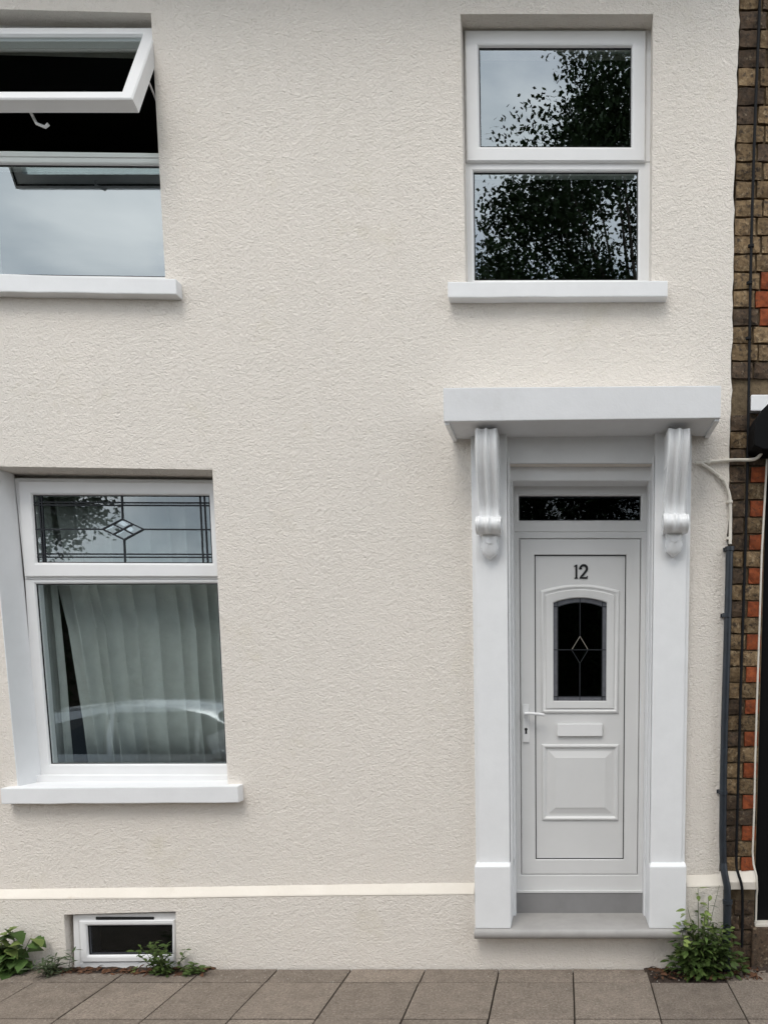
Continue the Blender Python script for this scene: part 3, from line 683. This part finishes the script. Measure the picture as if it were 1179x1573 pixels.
drape([(60, 745), (76, 830), (89, 905), (104, 965), (118, 1050), (128, 1110), (137, 1178)], [(360, 745), (362, 830), (365, 905), (368, 965), (370, 1050), (374, 1110), (378, 1178)], .325, .036, 10, 5, 'curtain', 'wide grey sheer curtain filling most of the ground floor window')
drape([(40, 745), (52, 830), (62, 905), (66, 965), (72, 1050), (78, 1110), (84, 1178)], [(72, 745), (80, 830), (86, 905), (92, 965), (100, 1050), (104, 1110), (110, 1178)], .285, .014, 2.5, 8, 'curtain', 'narrow grey curtain strip at the left edge of the ground floor window')

# ------------------------------------------------------------------ brick house on the right
bh = thing('brick_house', (1.9, 0, 0), 'brown brick neighbouring house with black door at the right edge', 'house')
YM = .026
XB0 = XE + .002
XDK = at(1157.5, 1400, YM).x                       # left edge of the black door
ZB = lambda py: at(1150, py, YM).z
mb = MB(); mb.box(XB0, XDK, YM, .30, -.03, ZTOP); mb.box(XDK + .0005, XR, YM, .30, ZB(640), ZTOP); mb.box(XDK + .95, XR, YM, .30, -.03, ZB(640) - .0005)
bwall = mb.build('wall', M['mortar'], bh)
def brick_mesh(seed, m):
    r = random.Random(seed); bm = bmesh.new(); bmesh.ops.create_cube(bm, size=1)
    bmesh.ops.subdivide_edges(bm, edges=[e for e in bm.edges if abs(e.verts[0].co.y - e.verts[1].co.y) < .1 and e.verts[0].co.y < 0], cuts=2, use_grid_fill=True)
    for v in bm.verts:
        rim = abs(v.co.x) > .45 or abs(v.co.z) > .45
        if v.co.y < -.4: v.co.y += (r.uniform(.0, .25) if rim else r.uniform(-.06, .06))
        v.co.x += r.uniform(-.022, .022); v.co.z += r.uniform(-.035, .035)
    me = bpy.data.meshes.new('brick'); bm.to_mesh(me); bm.free(); me.materials.append(m); return me
BM_ = {k: [brick_mesh(i * 7 + j * 31, M[k]) for i in range(6)] for j, k in enumerate(('brick', 'brickdark', 'brickred'))}
def brick(x0, x1, z0, z1, k):
    o = bpy.data.objects.new('brick', random.choice(BM_[k])); C.objects.link(o); o.parent = bwall
    p = Vector(((x0 + x1)/2, YM - .004 + random.uniform(-.004, .003), (z0 + z1)/2)) - ORI[bwall.name]
    o.location = p; o.scale = ((x1 - x0), .03, (z1 - z0)); o.rotation_euler = (0, random.uniform(-.012, .012), 0)
CH = (at(1150, 1100, YM).z - at(1150, 1340, YM).z) / (240 / 24.0)
z = at(1150, 1339, YM).z + .004; i = 0; zhood = ZB(690)
XV = at(1179, 600, YM).x + .42
ZC = at(1150, 606, YM).z; ZC0 = at(1150, 633, YM).z
def x_edge(zz):
    best = min(edge, key=lambda e: abs(e[1] - zz)); return best[0] + .004
while z < at(1150, -60, YM).z:
    z0, z1 = z + .006, z + CH - .006
    xl = max(XB0, x_edge((z0 + z1)/2)) - (.0 if z < ZB(900) else .0)
    dark = z > at(1150, 110, YM).z or ZB(850) < z < ZB(560)
    kk = lambda: 'brickdark' if (random.random() < (.75 if dark else .22)) else 'brick'
    if z1 < zhood + .05:        # beside the black door: red closers every other course
        if i % 2 == 0:
            brick(xl, XDK - .105, z0, z1, kk()); brick(XDK - .093, XDK - .010, z0, z1, 'brickred')
        else:
            brick(xl, XDK - .135, z0, z1, kk()); brick(XDK - .123, XDK - .010, z0, z1, kk())
    else:
        x = xl; first = True
        while x < XV:
            wd = random.choice((.112, .118, .108)) if (i % 2 == 0) == first else random.choice((.150, .145)) if first else random.choice((.12, .2, .125))
            k = 'brickred' if (not first and random.random() < .28 and z < at(1150, 400, YM).z) else kk()
            if not (z1 > ZC0 - .02 and z0 < ZC + .01 and x + wd > at(1151, 620, YM).x): brick(x, x + wd, z0, z1, k)
            x += wd + .012; first = False
    z += CH; i += 1
# below the white band: dark bricks
z = .03; i = 0
while z < at(1150, 1368, YM).z - CH * .8:
    brick(XB0 + .01, XDK - (.14 if i % 2 else .10), z + .006, z + CH - .006, 'brickdark'); brick(XDK - (.128 if i % 2 else .088), XDK - .008, z + .006, z + CH - .006, 'brickdark')
    z += CH; i += 1
zz0, zz1 = at(1140, 1366, -.02).z, at(1140, 1338, .0).z
mb = MB(); mb.loft([[(x, -.03, zz0), (x, -.036, zz0 + .05), (x, .02, zz1), (x, .025, zz0)] for x in (XB0 + .006, XDK - .004)], cap0=True, cap1=True); mb.build('stone_band', M['band'], bh, bevel=.004)
# black door with pale bead and threshold, black hood, white corner block
mb = MB(); mb.box(XDK + .004, XDK + .94, .06, .11, at(1170, 1419, .06).z, ZB(640) - .002)
bd = mb.build('door', M['blackpaint'], bh); bd['label'] = 'black door beside the brick pier'
for zc_ in (.55, 1.25, 1.95):
    for xo in (.10, .53):
        mb = MB(); x0 = XDK + xo; q = [(x0, zc_ + .5), (x0 + .32, zc_ + .5), (x0 + .32, zc_), (x0, zc_)]
        mb.loft([at_y(inset(q, m), y) for m, y in ((0, .0598), (.01, .052), (.02, .058), (.05, .053))], cap1=True); mb.build('moulded_panel', M['blackpaint'], bd)
mb = MB(); mb.box(XDK + .0008, XDK + .004, YM, .12, at(1170, 1419, .06).z, ZB(640) - .001); mb.build('door_reveal', M['blackpaint'], bh)
mb = MB(); bead = [(1177, 705), (1173.5, 770), (1169, 850), (1166, 950), (1161.5, 1080), (1159.2, 1160), (1157.5, 1240), (1155, 1310), (1156.5, 1328)]
mb.tube([tuple(at(x, y, YM - .034)) for x, y in bead] + [tuple(at(1161, 1346, -.045)), tuple(at(1162, 1366, -.03))] + [tuple(at(x, y, YM - .034)) for x, y in ((1161, 1376), (1160, 1417))], .0062, 8); mb.build('edge_bead', M['cable'], bh, smooth=True)
a = at(1159, 1419, YM - .03); mb = MB(); mb.box(a.x, a.x + .98, -.01, .12, a.z - .02, a.z); mb.build('threshold', M['cable'], bh, bevel=.003)
mb = MB(); mb.box(a.x - .02, a.x + 1.0, -.02, .13, -.03, a.z - .021); mb.build('door_step', M['brickdark'], bh, bevel=.01)
yh = -.16
hp = [xz(1190, 612, yh), xz(1179, 620, yh), xz(1169, 630, yh), xz(1161.5, 642, yh), xz(1158, 656, yh), xz(1157.5, 684, yh), xz(1172, 690, yh), xz(1290, 690, yh), xz(1290, 612, yh)]
mb = MB(); mb.prism(hp, yh, YM); mb.build('door_hood', M['blackpaint'], bh, bevel=.006)
a, b = at(1153, 606, -.02), at(1178.5, 631, -.02)
mb = MB(); mb.box(a.x, b.x + .3, -.02, YM, b.z, a.z); mb.build('corner_block', M['white'], bh, bevel=.006)

# ------------------------------------------------------------------ pipes and cables
dp = thing('drainpipe', tuple(at(1115, 1440, -.04) * 1.0), 'dark blue grey drainpipe down the right edge of the cream wall', 'pipe')
yp = -.04
pts = [(1119.5, 840), (1117.5, 930), (1114.5, 1030), (1112, 1110), (1110, 1200), (1109, 1290), (1110, 1325)]
mb = MB(); mb.tube([tuple(at(x, y, yp)) for x, y in pts], .0225, 14); mb.build('shaft', M['pipe'], dp, smooth=True)
mb = MB(); mb.tube([tuple(at(1110, 1326, yp)), tuple(at(1111.5, 1340, -.055)), tuple(at(1116, 1362, -.075)), tuple(at(1116.5, 1384, -.075))], .0225, 14); mb.build('elbow', M['pipe'], dp, smooth=True)
mb = MB(); mb.tube([tuple(at(1116.5, 1382, -.075)), tuple(at(1116.5, 1388, -.075))], .031, 14); mb.tube([tuple(at(1116.5, 1389, -.075)), (at(1116.5, 1389, -.075).x, -.075, -.02)], .025, 14); mb.build('foot', M['pipe'], dp, smooth=True)
for (x, y) in ((1119.7, 843), (1115.5, 945), (1109.5, 1217)):
    p = at(x, y, yp); mb = MB(); mb.tube([(p.x, yp, p.z - .012), (p.x, yp, p.z + .012)], .028, 14); mb.box(p.x - .031, p.x + .031, -.012, .0, p.z - .011, p.z + .011); mb.build('clip', M['pipe'], dp, smooth=True)
def cable(name, pts, r, m, label, clips=(), n=8):
    def spl(p):     # Catmull-Rom through the points
        p = [Vector(q) for q in p]; o = []
        for i in range(len(p) - 1):
            a, b, c, d = p[max(i-1, 0)], p[i], p[i+1], p[min(i+2, len(p)-1)]
            for t in (0, .25, .5, .75):
                o.append(.5 * ((2*b) + (c - a)*t + (2*a - 5*b + 4*c - d)*t*t + (3*b - a - 3*c + d)*t**3))
        return o + [p[-1]]
    th = thing(name, tuple(pts[-1]), label, 'cable', 'cables on the right of the facade')
    mb = MB(); mb.tube(spl(pts), r, n); mb.build('sheath', m, th, smooth=True)
    for p, ang in clips:
        mb = MB(); w_ = Vector((math.cos(ang), 0, math.sin(ang))); u = Vector((-math.sin(ang), 0, math.cos(ang))); p = Vector(p)
        loops = []
        for s in (-.008, .008):
            loops.append([tuple(p + u * s + w_ * a_ + Vector((0, b_, 0))) for a_, b_ in ((-r - .012, .006), (-r - .012, -.002), (-r - .002, -r - .003), (r + .002, -r - .004), (r + .006, .006))])
        mb.loft(loops, cap0=True, cap1=True); mb.build('clip', m, th, bevel=.002)
    return th
A = lambda x, y, Y=-.014: tuple(at(x, y, Y))
cable('cable', [A(1067, 712), A(1078, 711), A(1090, 709.5), A(1110, 707.5), A(1130, 706.5), A(1148, 706.5, -.03), A(1160, 704.5, -.05), A(1168, 697, -.07), A(1171, 686, -.09)], .0095, M['cable'], 'cream cable running sideways from the door surround to the black hood', [(A(1088, 709.5), R(80))])
cable('cable', [A(1076, 712, -.016), A(1084, 716.5), A(1095, 724.5), A(1106, 733), A(1113, 742), A(1118, 755), A(1120.5, 768), A(1121, 785), A(1121, 805), A(1120.5, 836, -.03)], .0098, M['cable'], 'cream cable bending down from the door surround to the drainpipe top', [(A(1107, 735), R(-40)), (A(1120.5, 771), 0), (A(1119.5, 827), 0)])
cable('cable', [A(1168, -90, -.01), A(1166, 0, -.01), A(1160, 150, -.01), A(1155, 300, -.01), A(1152, 420, -.01), A(1150, 540, -.01), A(1148.5, 640, -.01), A(1147, 720, -.01), A(1145, 800, -.01), A(1142, 900, -.01), A(1138, 1020, -.01), A(1134.5, 1140, -.01), A(1131.5, 1250, -.01), A(1130, 1325, -.012), A(1133, 1342, -.034), A(1138.5, 1362, -.048), A(1139.5, 1400, -.03), A(1138.5, 1455, -.03)], .0085, M['blackcable'], 'long black cable running down the brickwork', [(A(1153.5, 378, -.01), 0), (A(1151, 435, -.01), 0), (A(1149.5, 520, -.01), 0)])

# ------------------------------------------------------------------ plants at the wall foot
def leaf_mesh(name, shape, m, fold=.18, droop=.25):
    """shape: half outline (t along, half width); a folded drooping blade of a dozen faces"""
    vs, fs = [], []
    for t, h in shape:
        z = -droop * t * t
        vs += [(-h, t, z + fold * h), (0, t, z), (h, t, z + fold * h)]
    for i in range(len(shape) - 1):
        a = i * 3; fs += [(a, a+1, a+4, a+3), (a+1, a+2, a+5, a+4)]
    me = bpy.data.meshes.new(name); me.from_pydata(vs, [], fs); me.materials.append(m)
    me.polygons.foreach_set('use_smooth', [True]*len(me.polygons)); return me
LS_b = [(0, .02), (.06, .30), (.2, .44), (.32, .36), (.42, .46), (.56, .34), (.66, .30), (.78, .2), (.9, .1), (1, .004)]
LS_o = [(0, .02), (.15, .13), (.35, .22), (.55, .22), (.75, .15), (.9, .07), (1, .004)]
LS_n = [(0, .015), (.2, .07), (.45, .11), (.7, .09), (1, .004)]
def orient(d, up=Vector((0, 0, 1)), roll=0):
    d = Vector(d).normalized(); x = d.cross(up)
    if x.length < 1e-3: x = Vector((1, 0, 0))
    x.normalize(); z = x.cross(d); m = Matrix((x, d, z)).transposed()
    return m @ Matrix.Rotation(roll, 3, 'Y')
def stem_curve(base, d, h, r, bend):
    p = Vector(base); pts = [p.copy()]; d = Vector(d).normalized()
    for k in range(7):
        d = (d + Vector((bend[0], bend[1], bend[2])) / 7).normalized(); p = p + d * h / 7; pts.append(p.copy())
    return pts
def leaf_obj(me, root, p, d, s, roll):
    o = bpy.data.objects.new('leaf', me); C.objects.link(o); o.parent = root
    o.location = Vector(p) - ORI[root.name]; o.rotation_euler = orient(d, roll=roll).to_euler(); o.scale = (s, s, s)
def joined_leaves(mb, me_shape, p, d, s, roll, fold=.18, droop=.25):
    m = orient(d, roll=roll); vs = []; fs = []
    for t, h in me_shape:
        z = -droop * t * t
        for q in ((-h, t, z + fold*h), (0, t, z), (h, t, z + fold*h)): vs.append(tuple(Vector(p) + m @ (Vector(q) * s)))
    for i in range(len(me_shape) - 1):
        a = i*3; fs += [(a, a+1, a+4, a+3), (a+1, a+2, a+5, a+4)]
    mb.add(vs, fs)
lb1, lb2, lb3 = (leaf_mesh('leaf', LS_b, M['leaf_broad']), leaf_mesh('leaf', LS_b, M['leaf_broad'], .3, .45), leaf_mesh('leaf', LS_b, M['leaf_young'], .22, .3))
# broad leaved plant at the left edge
r = random.Random(21)
b0 = gnd(18, 1497); b0.y = -.09; b0.x = at(16, 1490, -.09).x
pl = thing('broad_leaved_plant', (b0.x, b0.y, -.01), 'broad leaved green plant at the wall foot by the left edge', 'plant')
mb = MB()
for k in range(17):
    ang = r.uniform(0, 6.28); lean = r.uniform(.05, .5); h = r.uniform(.10, .30)
    d = Vector((math.cos(ang) * lean, -abs(math.sin(ang)) * lean * .8 + .05, 1))
    pts = stem_curve((b0.x + r.uniform(-.05, .05), b0.y + r.uniform(-.03, .02), -.02), d, h, .004, (math.cos(ang) * .3, -.1, 0))
    mb.tube(pts, .0042, 6, .0018)
    for i in range(2, 8):
        for _ in range(2 if i == 7 else 1):
            a2 = r.uniform(0, 6.28); dd = Vector((math.cos(a2), min(.25, math.sin(a2)) - .25, r.uniform(-.45, .5)))
            me = lb3 if (i >= 6 and r.random() < .55) else r.choice((lb1, lb2))
            p = pts[i] + dd.normalized() * .02
            if p.y > -.06: p.y = -.06
            leaf_obj(me, pl, p, dd, r.uniform(.062, .1), r.uniform(-.5, .5))
mb.build('stem', M['stem'], pl, smooth=True)
# small grey green weed
def weed(name, px, py, n, hmin, hmax, ls, shape, m, label, seed, spread=.06, flat=.8):
    r = random.Random(seed); b = at(px, py, -.10); b = Vector((b.x, -.10, -.006))
    t = thing(name, tuple(b), label, 'plant', 'weeds along the wall foot'); ms, ml = MB(), MB()
    for k in range(n):
        a = r.uniform(0, 6.28); ln = r.uniform(.1, flat); d = Vector((math.cos(a) * ln, -abs(math.sin(a)) * ln * .7 + .1, 1)); h = r.uniform(hmin, hmax)
        pts = stem_curve(b + Vector((r.uniform(-spread, spread), r.uniform(-.05, .03), -.01)), d, h, .003, (math.cos(a) * .5, -.1, -.1))
        ms.tube(pts, .0024, 5, .001)
        for i in range(1, 8):
            for sgn in (0, 1):
                aa = a + i * 2.2 + sgn * math.pi; dd = Vector((math.cos(aa), math.sin(aa) * .8 - .15, r.uniform(.0, .7)))
                p = Vector(pts[i]); p.y = min(p.y, -.055)
                joined_leaves(ml, shape, p, dd, r.uniform(*ls), r.uniform(-.6, .6))
    ms.build('stem', M['stem'], t, smooth=True)
    f = ml.build('foliage', m, t, smooth=True, fix=False); f['kind'] = 'stuff'
    return t
weed('small_weed', 90, 1503, 12, .06, .16, (.034, .062), LS_n, M['leaf_weed'], 'small grey green weed on the paving left of the basement window', 4, .05, 1.6)
weed('leafy_weed', 256, 1495, 17, .10, .27, (.028, .05), LS_o, M['leaf_bush'], 'low leafy weed in front of the basement window corner', 9, .06, .7)
weed('leafy_weed', 296, 1496, 7, .06, .11, (.025, .042), LS_o, M['leaf_bush'], 'smaller leafy weed just right of the basement window', 14, .05, 1.0)
weed('seedling', 205, 1494, 2, .02, .035, (.015, .028), LS_o, M['leaf_young'], 'tiny pale green seedling below the middle of the basement window', 15, .02, 1.0)
# big bush beside the doorstep
r = random.Random(33)
lo1, lo2, lo3 = leaf_mesh('leaf', LS_o, M['leaf_bush']), leaf_mesh('leaf', LS_o, M['leaf_bush'], .3, .5), leaf_mesh('leaf', LS_o, M['leaf_young'], .2, .2)
b0 = at(1082, 1497, -.12); b0 = Vector((b0.x, -.12, -.01))
bu = thing('wild_bush', tuple(b0), 'tall leafy wild bush growing beside the doorstep and drainpipe', 'plant')
mb = MB(); nl = 0; fol = MB()
stems = [(-.62, .30), (-.48, .42), (-.30, .40), (-.20, .46), (-.08, .50), (.06, .52), (.16, .46), (.26, .34), (.42, .30), (.6, .26), (-.7, .22), (-.35, .25), (.0, .3), (.2, .22), (-.9, .20), (.85, .2), (-.15, .36), (.1, .38)]
for k, (lx, h) in enumerate(stems):
    d = Vector((lx, r.uniform(-.35, .12), 1.0)); base = b0 + Vector((r.uniform(-.08, .08), r.uniform(-.04, .05), -.01))
    pts = stem_curve(base, d, h * r.uniform(.95, 1.08), .004, (r.uniform(-.2, .2), r.uniform(-.1, .15), -.05))
    for p in pts: p.y = min(p.y, -.065)
    mb.tube(pts, .0042, 6, .0016)
    for i in range(1, 8):
        u = i / 7
        nleaf = 3 if u > .6 else 4
        for q in range(nleaf):
            a = r.uniform(0, 6.28) ; dd = Vector((math.cos(a), math.sin(a) * .8 - .25, r.uniform(-.2, .55)))
            p = Vector(pts[i]) + dd.normalized() * r.uniform(0, .02) - Vector((0, 0, r.uniform(0, h / 8)))
            p.y = min(p.y, -.07); p.z = max(p.z, .01)
            me = lo3 if (u > .85 or r.random() < .08) else r.choice((lo1, lo2))
            s = r.uniform(.046, .076) * (1.0 if u < .7 else .85)
            if nl < 290: leaf_obj(me, bu, p, dd, s, r.uniform(-.7, .7)); nl += 1
            else: joined_leaves(fol, LS_o, p, dd, s, r.uniform(-.7, .7))
for _ in range(260):     # leafy middle
    a = r.uniform(0, 6.28); rr = math.sqrt(r.random()); cz = r.random()
    p = b0 + Vector((rr * .25 * math.cos(a) * (1 - .45 * cz), rr * .09 * math.sin(a) - .01, .10 + .22 * cz)); p.y = min(p.y, -.07)
    joined_leaves(fol, LS_o, p, Vector((math.cos(a) + r.uniform(-.5, .5), math.sin(a) * .6 - .3, r.uniform(-.2, .8))), r.uniform(.03, .052), r.uniform(-.8, .8))
for _ in range(240):     # dense lower mass
    a = r.uniform(0, 6.28); rr = math.sqrt(r.random())
    p = b0 + Vector((rr * .24 * math.cos(a), -.0 + rr * .10 * math.sin(a) - .01, r.uniform(.02, .24) * (1 - .5 * rr) + .005)); p.y = min(p.y, -.07)
    dd = Vector((math.cos(a) + r.uniform(-.4, .4), math.sin(a) * .7 - .3, r.uniform(-.3, .6)))
    joined_leaves(fol, LS_o, p, dd, r.uniform(.034, .06), r.uniform(-.8, .8))
mb.tube([tuple(at(1085, 1440, -.1)), tuple(at(1094, 1400, -.09)), tuple(at(1104, 1360, -.08))], .0022, 5, .0012)
mb.build('stem', M['stem'], bu, smooth=True)
f = fol.build('foliage', M['leaf_bush'], bu, smooth=True, fix=False); f['kind'] = 'stuff'
# litter and grit in the soil strips
def litter(x0, x1, y0, y1, n, seed):
    r = random.Random(seed); mb = MB()
    for _ in range(n):
        p = Vector((r.uniform(x0, x1), r.uniform(y0, y1), r.uniform(.0, .012))); a = r.uniform(0, 6.28)
        joined_leaves(mb, LS_o if r.random() < .6 else LS_n, p, (math.cos(a), math.sin(a), r.uniform(-.1, .4)), r.uniform(.02, .05), r.uniform(-.9, .9), .4, .3)
    return mb.build('leaf_litter', M['litter'], fix=False)
tag(litter(soilL0 - .05, soilL1, -.14, -.05, 190, 2), 'brown dead leaves lying below the basement window', 'leaf litter', kind='stuff')
tag(litter(soilR0, soilR1 + .2, -.2, -.05, 210, 3), 'brown dead leaves lying under the bush by the step', 'leaf litter', kind='stuff')
mb = MB(); r = random.Random(5)
for _ in range(170):
    x = r.uniform(-3.6, 1.5); y = -.05 - abs(r.gauss(0, .13)); s = r.uniform(.0018, .006)
    a = r.uniform(0, 3); mb.add([(x + s*math.cos(a+q*1.57), y + s*math.sin(a+q*1.57), 0) for q in range(4)] + [(x, y, s * .9)], [(0,1,4),(1,2,4),(2,3,4),(3,0,4)])
tag(mb.build('grit', M['grit'], fix=False), 'pale grit scattered on the paving along the wall', 'grit', kind='stuff')

# ------------------------------------------------------------------ the street behind the camera (seen in the panes)
def tree(name, base, trunk_h, crown_c, rad, n, leaf, label, seed):
    r = random.Random(seed); t = thing(name, base, label, 'tree', 'trees across the street'); base = Vector(base); cc = Vector(crown_c); mb = MB()
    mb.tube([base, base + Vector((.05, .03, trunk_h * .5)), Vector((cc.x, cc.y, cc.z - rad[2] * .3)), cc + Vector((0, 0, rad[2] * .5))], .24 * rad[0] / 3, 10, .05)
    cl = []
    for _ in range(64):
        while True:
            v = Vector((r.uniform(-1, 1), r.uniform(-1, 1), r.uniform(-1, 1)))
            if .25 < v.length < 1: break
        c = cc + Vector((v.x * rad[0], v.y * rad[1], v.z * rad[2])); cl.append((c, r.uniform(.26, .46) * min(rad[0], rad[1]) * .85))
        if len(cl) % 3 == 0:
            s0 = Vector((cc.x, cc.y, cc.z - rad[2] * r.uniform(0, .6))); mb.tube([s0, (s0 + c) / 2 + Vector((0, 0, .2)), c], .06, 5, .015)
    mb.build('trunk', M['bark'], t, smooth=True)
    vs, fs = [], []
    for i in range(n):
        c, rr = cl[i % len(cl)]
        v = Vector((r.gauss(0, 1), r.gauss(0, 1), r.gauss(0, 1))).normalized() * rr * r.random() ** .45
        p = c + v; d = Vector((r.uniform(-1, 1), r.uniform(-1, 1), r.uniform(-1, .3))).normalized(); u = d.cross(Vector((r.uniform(-1, 1), r.uniform(-1, 1), 1))).normalized()
        s = leaf * r.uniform(.7, 1.3); k = len(vs)
        vs += [tuple(p), tuple(p + d*s*.5 + u*s*.3), tuple(p + d*s), tuple(p + d*s*.5 - u*s*.3)]; fs.append((k, k+1, k+2, k+3))
    mbc = MB(); mbc.v = vs; mbc.f = fs; mbc.build('crown', M['leaf_tree'], t, fix=False)
    return t
tree('street_tree', (1.9, -10.2, -.02), 4, (1.9, -10.2, 8.0), (4.0, 3.4, 6.8), 120000, .092, 'tall leafy tree mirrored in the upper window above the door', 3)
tree('street_tree', (-.5, -9.9, -.02), 3, (-.5, -9.9, 7.4), (2.6, 2.2, 3.3), 60000, .09, 'lower leafy tree mirrored in the bottom pane of the upper window', 41)
tree('street_tree', (-12.4, -10.4, -.02), 2, (-12.4, -10.4, 5.6), (2.5, 2.1, 1.7), 16000, .12, 'small leafy tree mirrored in the leaded top light', 12)
r = random.Random(8); hg = thing('hedge', (0, -12.2, -.3), 'dark green hedge across the street, mirrored in the door glass', 'hedge')
mb = MB(); mb.box(-16, 12, -12.7, -11.8, -.31, 4.1); mb.build('branches', M['bark'], hg)
vs, fs = [], []
for i in range(34000):
    p = Vector((r.uniform(-16, 12), -11.75 + r.uniform(-.12, .1), r.uniform(-.2, 4.2))) if i % 4 else Vector((r.uniform(-16, 12), r.uniform(-12.7, -11.75), 4.12 + r.uniform(-.05, .15)))
    d = Vector((r.uniform(-1, 1), r.uniform(-.3, 1), r.uniform(-.6, .6))).normalized(); u = d.cross(Vector((r.uniform(-1, 1), r.uniform(-1, 1), 1))).normalized(); s = r.uniform(.09, .18); k = len(vs)
    vs += [tuple(p), tuple(p + d*s*.5 + u*s*.3), tuple(p + d*s), tuple(p + d*s*.5 - u*s*.3)]; fs.append((k, k+1, k+2, k+3))
mb = MB(); mb.v = vs; mb.f = fs; mb.build('foliage', M['leaf_tree'], hg, fix=False)['kind'] = 'stuff'

# parked car
car = thing('parked_car', (-4.4, -3.85, -.135), 'silver parked car mirrored in the ground floor window', 'car')
ox, oy, oz = -4.4, -3.85, -.135
def ring_sec(x, zb, zt, hw, n=20, pw=3.2):
    lp = []
    for k in range(n):
        a = 2*math.pi*k/n; c, s = math.cos(a), math.sin(a)
        lp.append((ox + x, oy + hw * math.copysign(abs(c) ** (2/pw), c), oz + (zb + zt)/2 + (zt - zb)/2 * math.copysign(abs(s) ** (2/pw), s)))
    return lp
body = [(-2.16, .42, .86, .62), (-2.12, .32, 1.0, .78), (-1.9, .24, 1.06, .87), (-1.2, .2, 1.08, .90), (0, .2, 1.06, .90), (.8, .2, 1.04, .90), (1.3, .2, .98, .89), (1.8, .24, .88, .85), (2.1, .30, .76, .74), (2.18, .38, .66, .6)]
mb = MB(); mb.loft([ring_sec(*b) for b in body], cap0=True, cap1=True); mb.build('body', M['carpaint'], car, smooth=True)
cab = [(-2.0, 1.0, 1.06, .76), (-1.75, 1.0, 1.42, .73), (-1.3, 1.0, 1.60, .69), (-.6, 1.0, 1.67, .67), (.0, 1.0, 1.66, .67), (.4, 1.0, 1.58, .69), (.85, 1.0, 1.34, .74), (1.3, .98, 1.04, .80)]
def cab_sec(x, zb, zt, hw): return [(ox+x, oy-hw-.07, oz+zb), (ox+x, oy-hw-.06*.5, oz+zb+(zt-zb)*.5), (ox+x, oy-hw+.06, oz+zt-.06), (ox+x, oy-hw+.2, oz+zt-.005), (ox+x, oy, oz+zt+.015), (ox+x, oy+hw-.2, oz+zt-.005), (ox+x, oy+hw-.06, oz+zt-.06), (ox+x, oy+hw+.03, oz+zb+(zt-zb)*.5), (ox+x, oy+hw+.07, oz+zb)]
mb = MB(); mb.loft([cab_sec(*c) for c in cab], cap0=True, cap1=True); mb.build('roof', M['carpaint'], car, smooth=True)
for s in (-1, 1):
    for (a0, a1, t0, t1) in ((-1.55, -.72, 1.36, 1.55), (-.62, .28, 1.55, 1.56), (.34, .72, 1.53, 1.36)):
        mb = MB(); yb0, yt0 = oy + s * .752, oy + s * .672
        q = [(ox+a0, yb0, oz+1.09), (ox+a1, yb0, oz+1.09), (ox+a1, yt0, oz+t1), (ox+a0, yt0, oz+t0)]
        mb.add(q + [(x, y + s * .012, z) for x, y, z in q], [(0,1,2,3), (4,5,6,7), (0,1,5,4), (1,2,6,5), (2,3,7,6), (3,0,4,7)]); mb.build('side_window', M['carglass'], car)
mb = MB(); mb.add([(ox+1.20, oy-.66, oz+1.14), (ox+1.20, oy+.66, oz+1.14), (ox+.52, oy+.56, oz+1.56), (ox+.52, oy-.56, oz+1.56), (ox+1.16, oy-.66, oz+1.10), (ox+1.16, oy+.66, oz+1.10), (ox+.48, oy+.56, oz+1.52), (ox+.48, oy-.56, oz+1.52)], [(0,1,2,3), (7,6,5,4), (0,4,5,1), (1,5,6,2), (2,6,7,3), (3,7,4,0)]); mb.build('windscreen', M['carglass'], car)
for wx in (-1.32, 1.34):
    for s in (-1, 1):
        y0 = oy + s * .93; lp = []
        for rr, yo in ((.18, -.2), (.30, -.2), (.325, -.16), (.325, -.04), (.30, 0), (.21, 0)): lp.append([(ox+wx + rr*math.cos(2*math.pi*k/24), y0 + s*yo, oz + .326 + rr*math.sin(2*math.pi*k/24)) for k in range(24)])
        mb = MB(); mb.loft(lp, closed=True); wh = mb.build('wheel', M['tyre'], car, smooth=True)
        mb = MB(); mb.loft([[(ox+wx + rr*math.cos(2*math.pi*k/24), y0 + s*yo, oz + .326 + rr*math.sin(2*math.pi*k/24)) for k in range(24)] for rr, yo in ((.208, -.01), (.19, -.03), (.10, -.02), (.03, .0))], cap1=True); mb.build('rim', M['rim'], wh, smooth=True)
for s in (-1, 1):
    mb = MB(); mb.box(ox+1.96, ox+2.14, oy+s*.62-.13, oy+s*.62+.13, oz+.62, oz+.74); mb.build('headlight', M['lampclear'], car, bevel=.03)
    mb = MB(); mb.box(ox-2.15, ox-2.02, oy+s*.66-.1, oy+s*.66+.1, oz+.72, oz+.96); mb.build('tail_light', M['lampred'], car, bevel=.02)
    mb = MB(); mb.box(ox+.62, ox+.76, oy+s*.96-.08, oy+s*.96+.08, oz+1.04, oz+1.16); mb.build('mirror', M['carpaint'], car, bevel=.03)
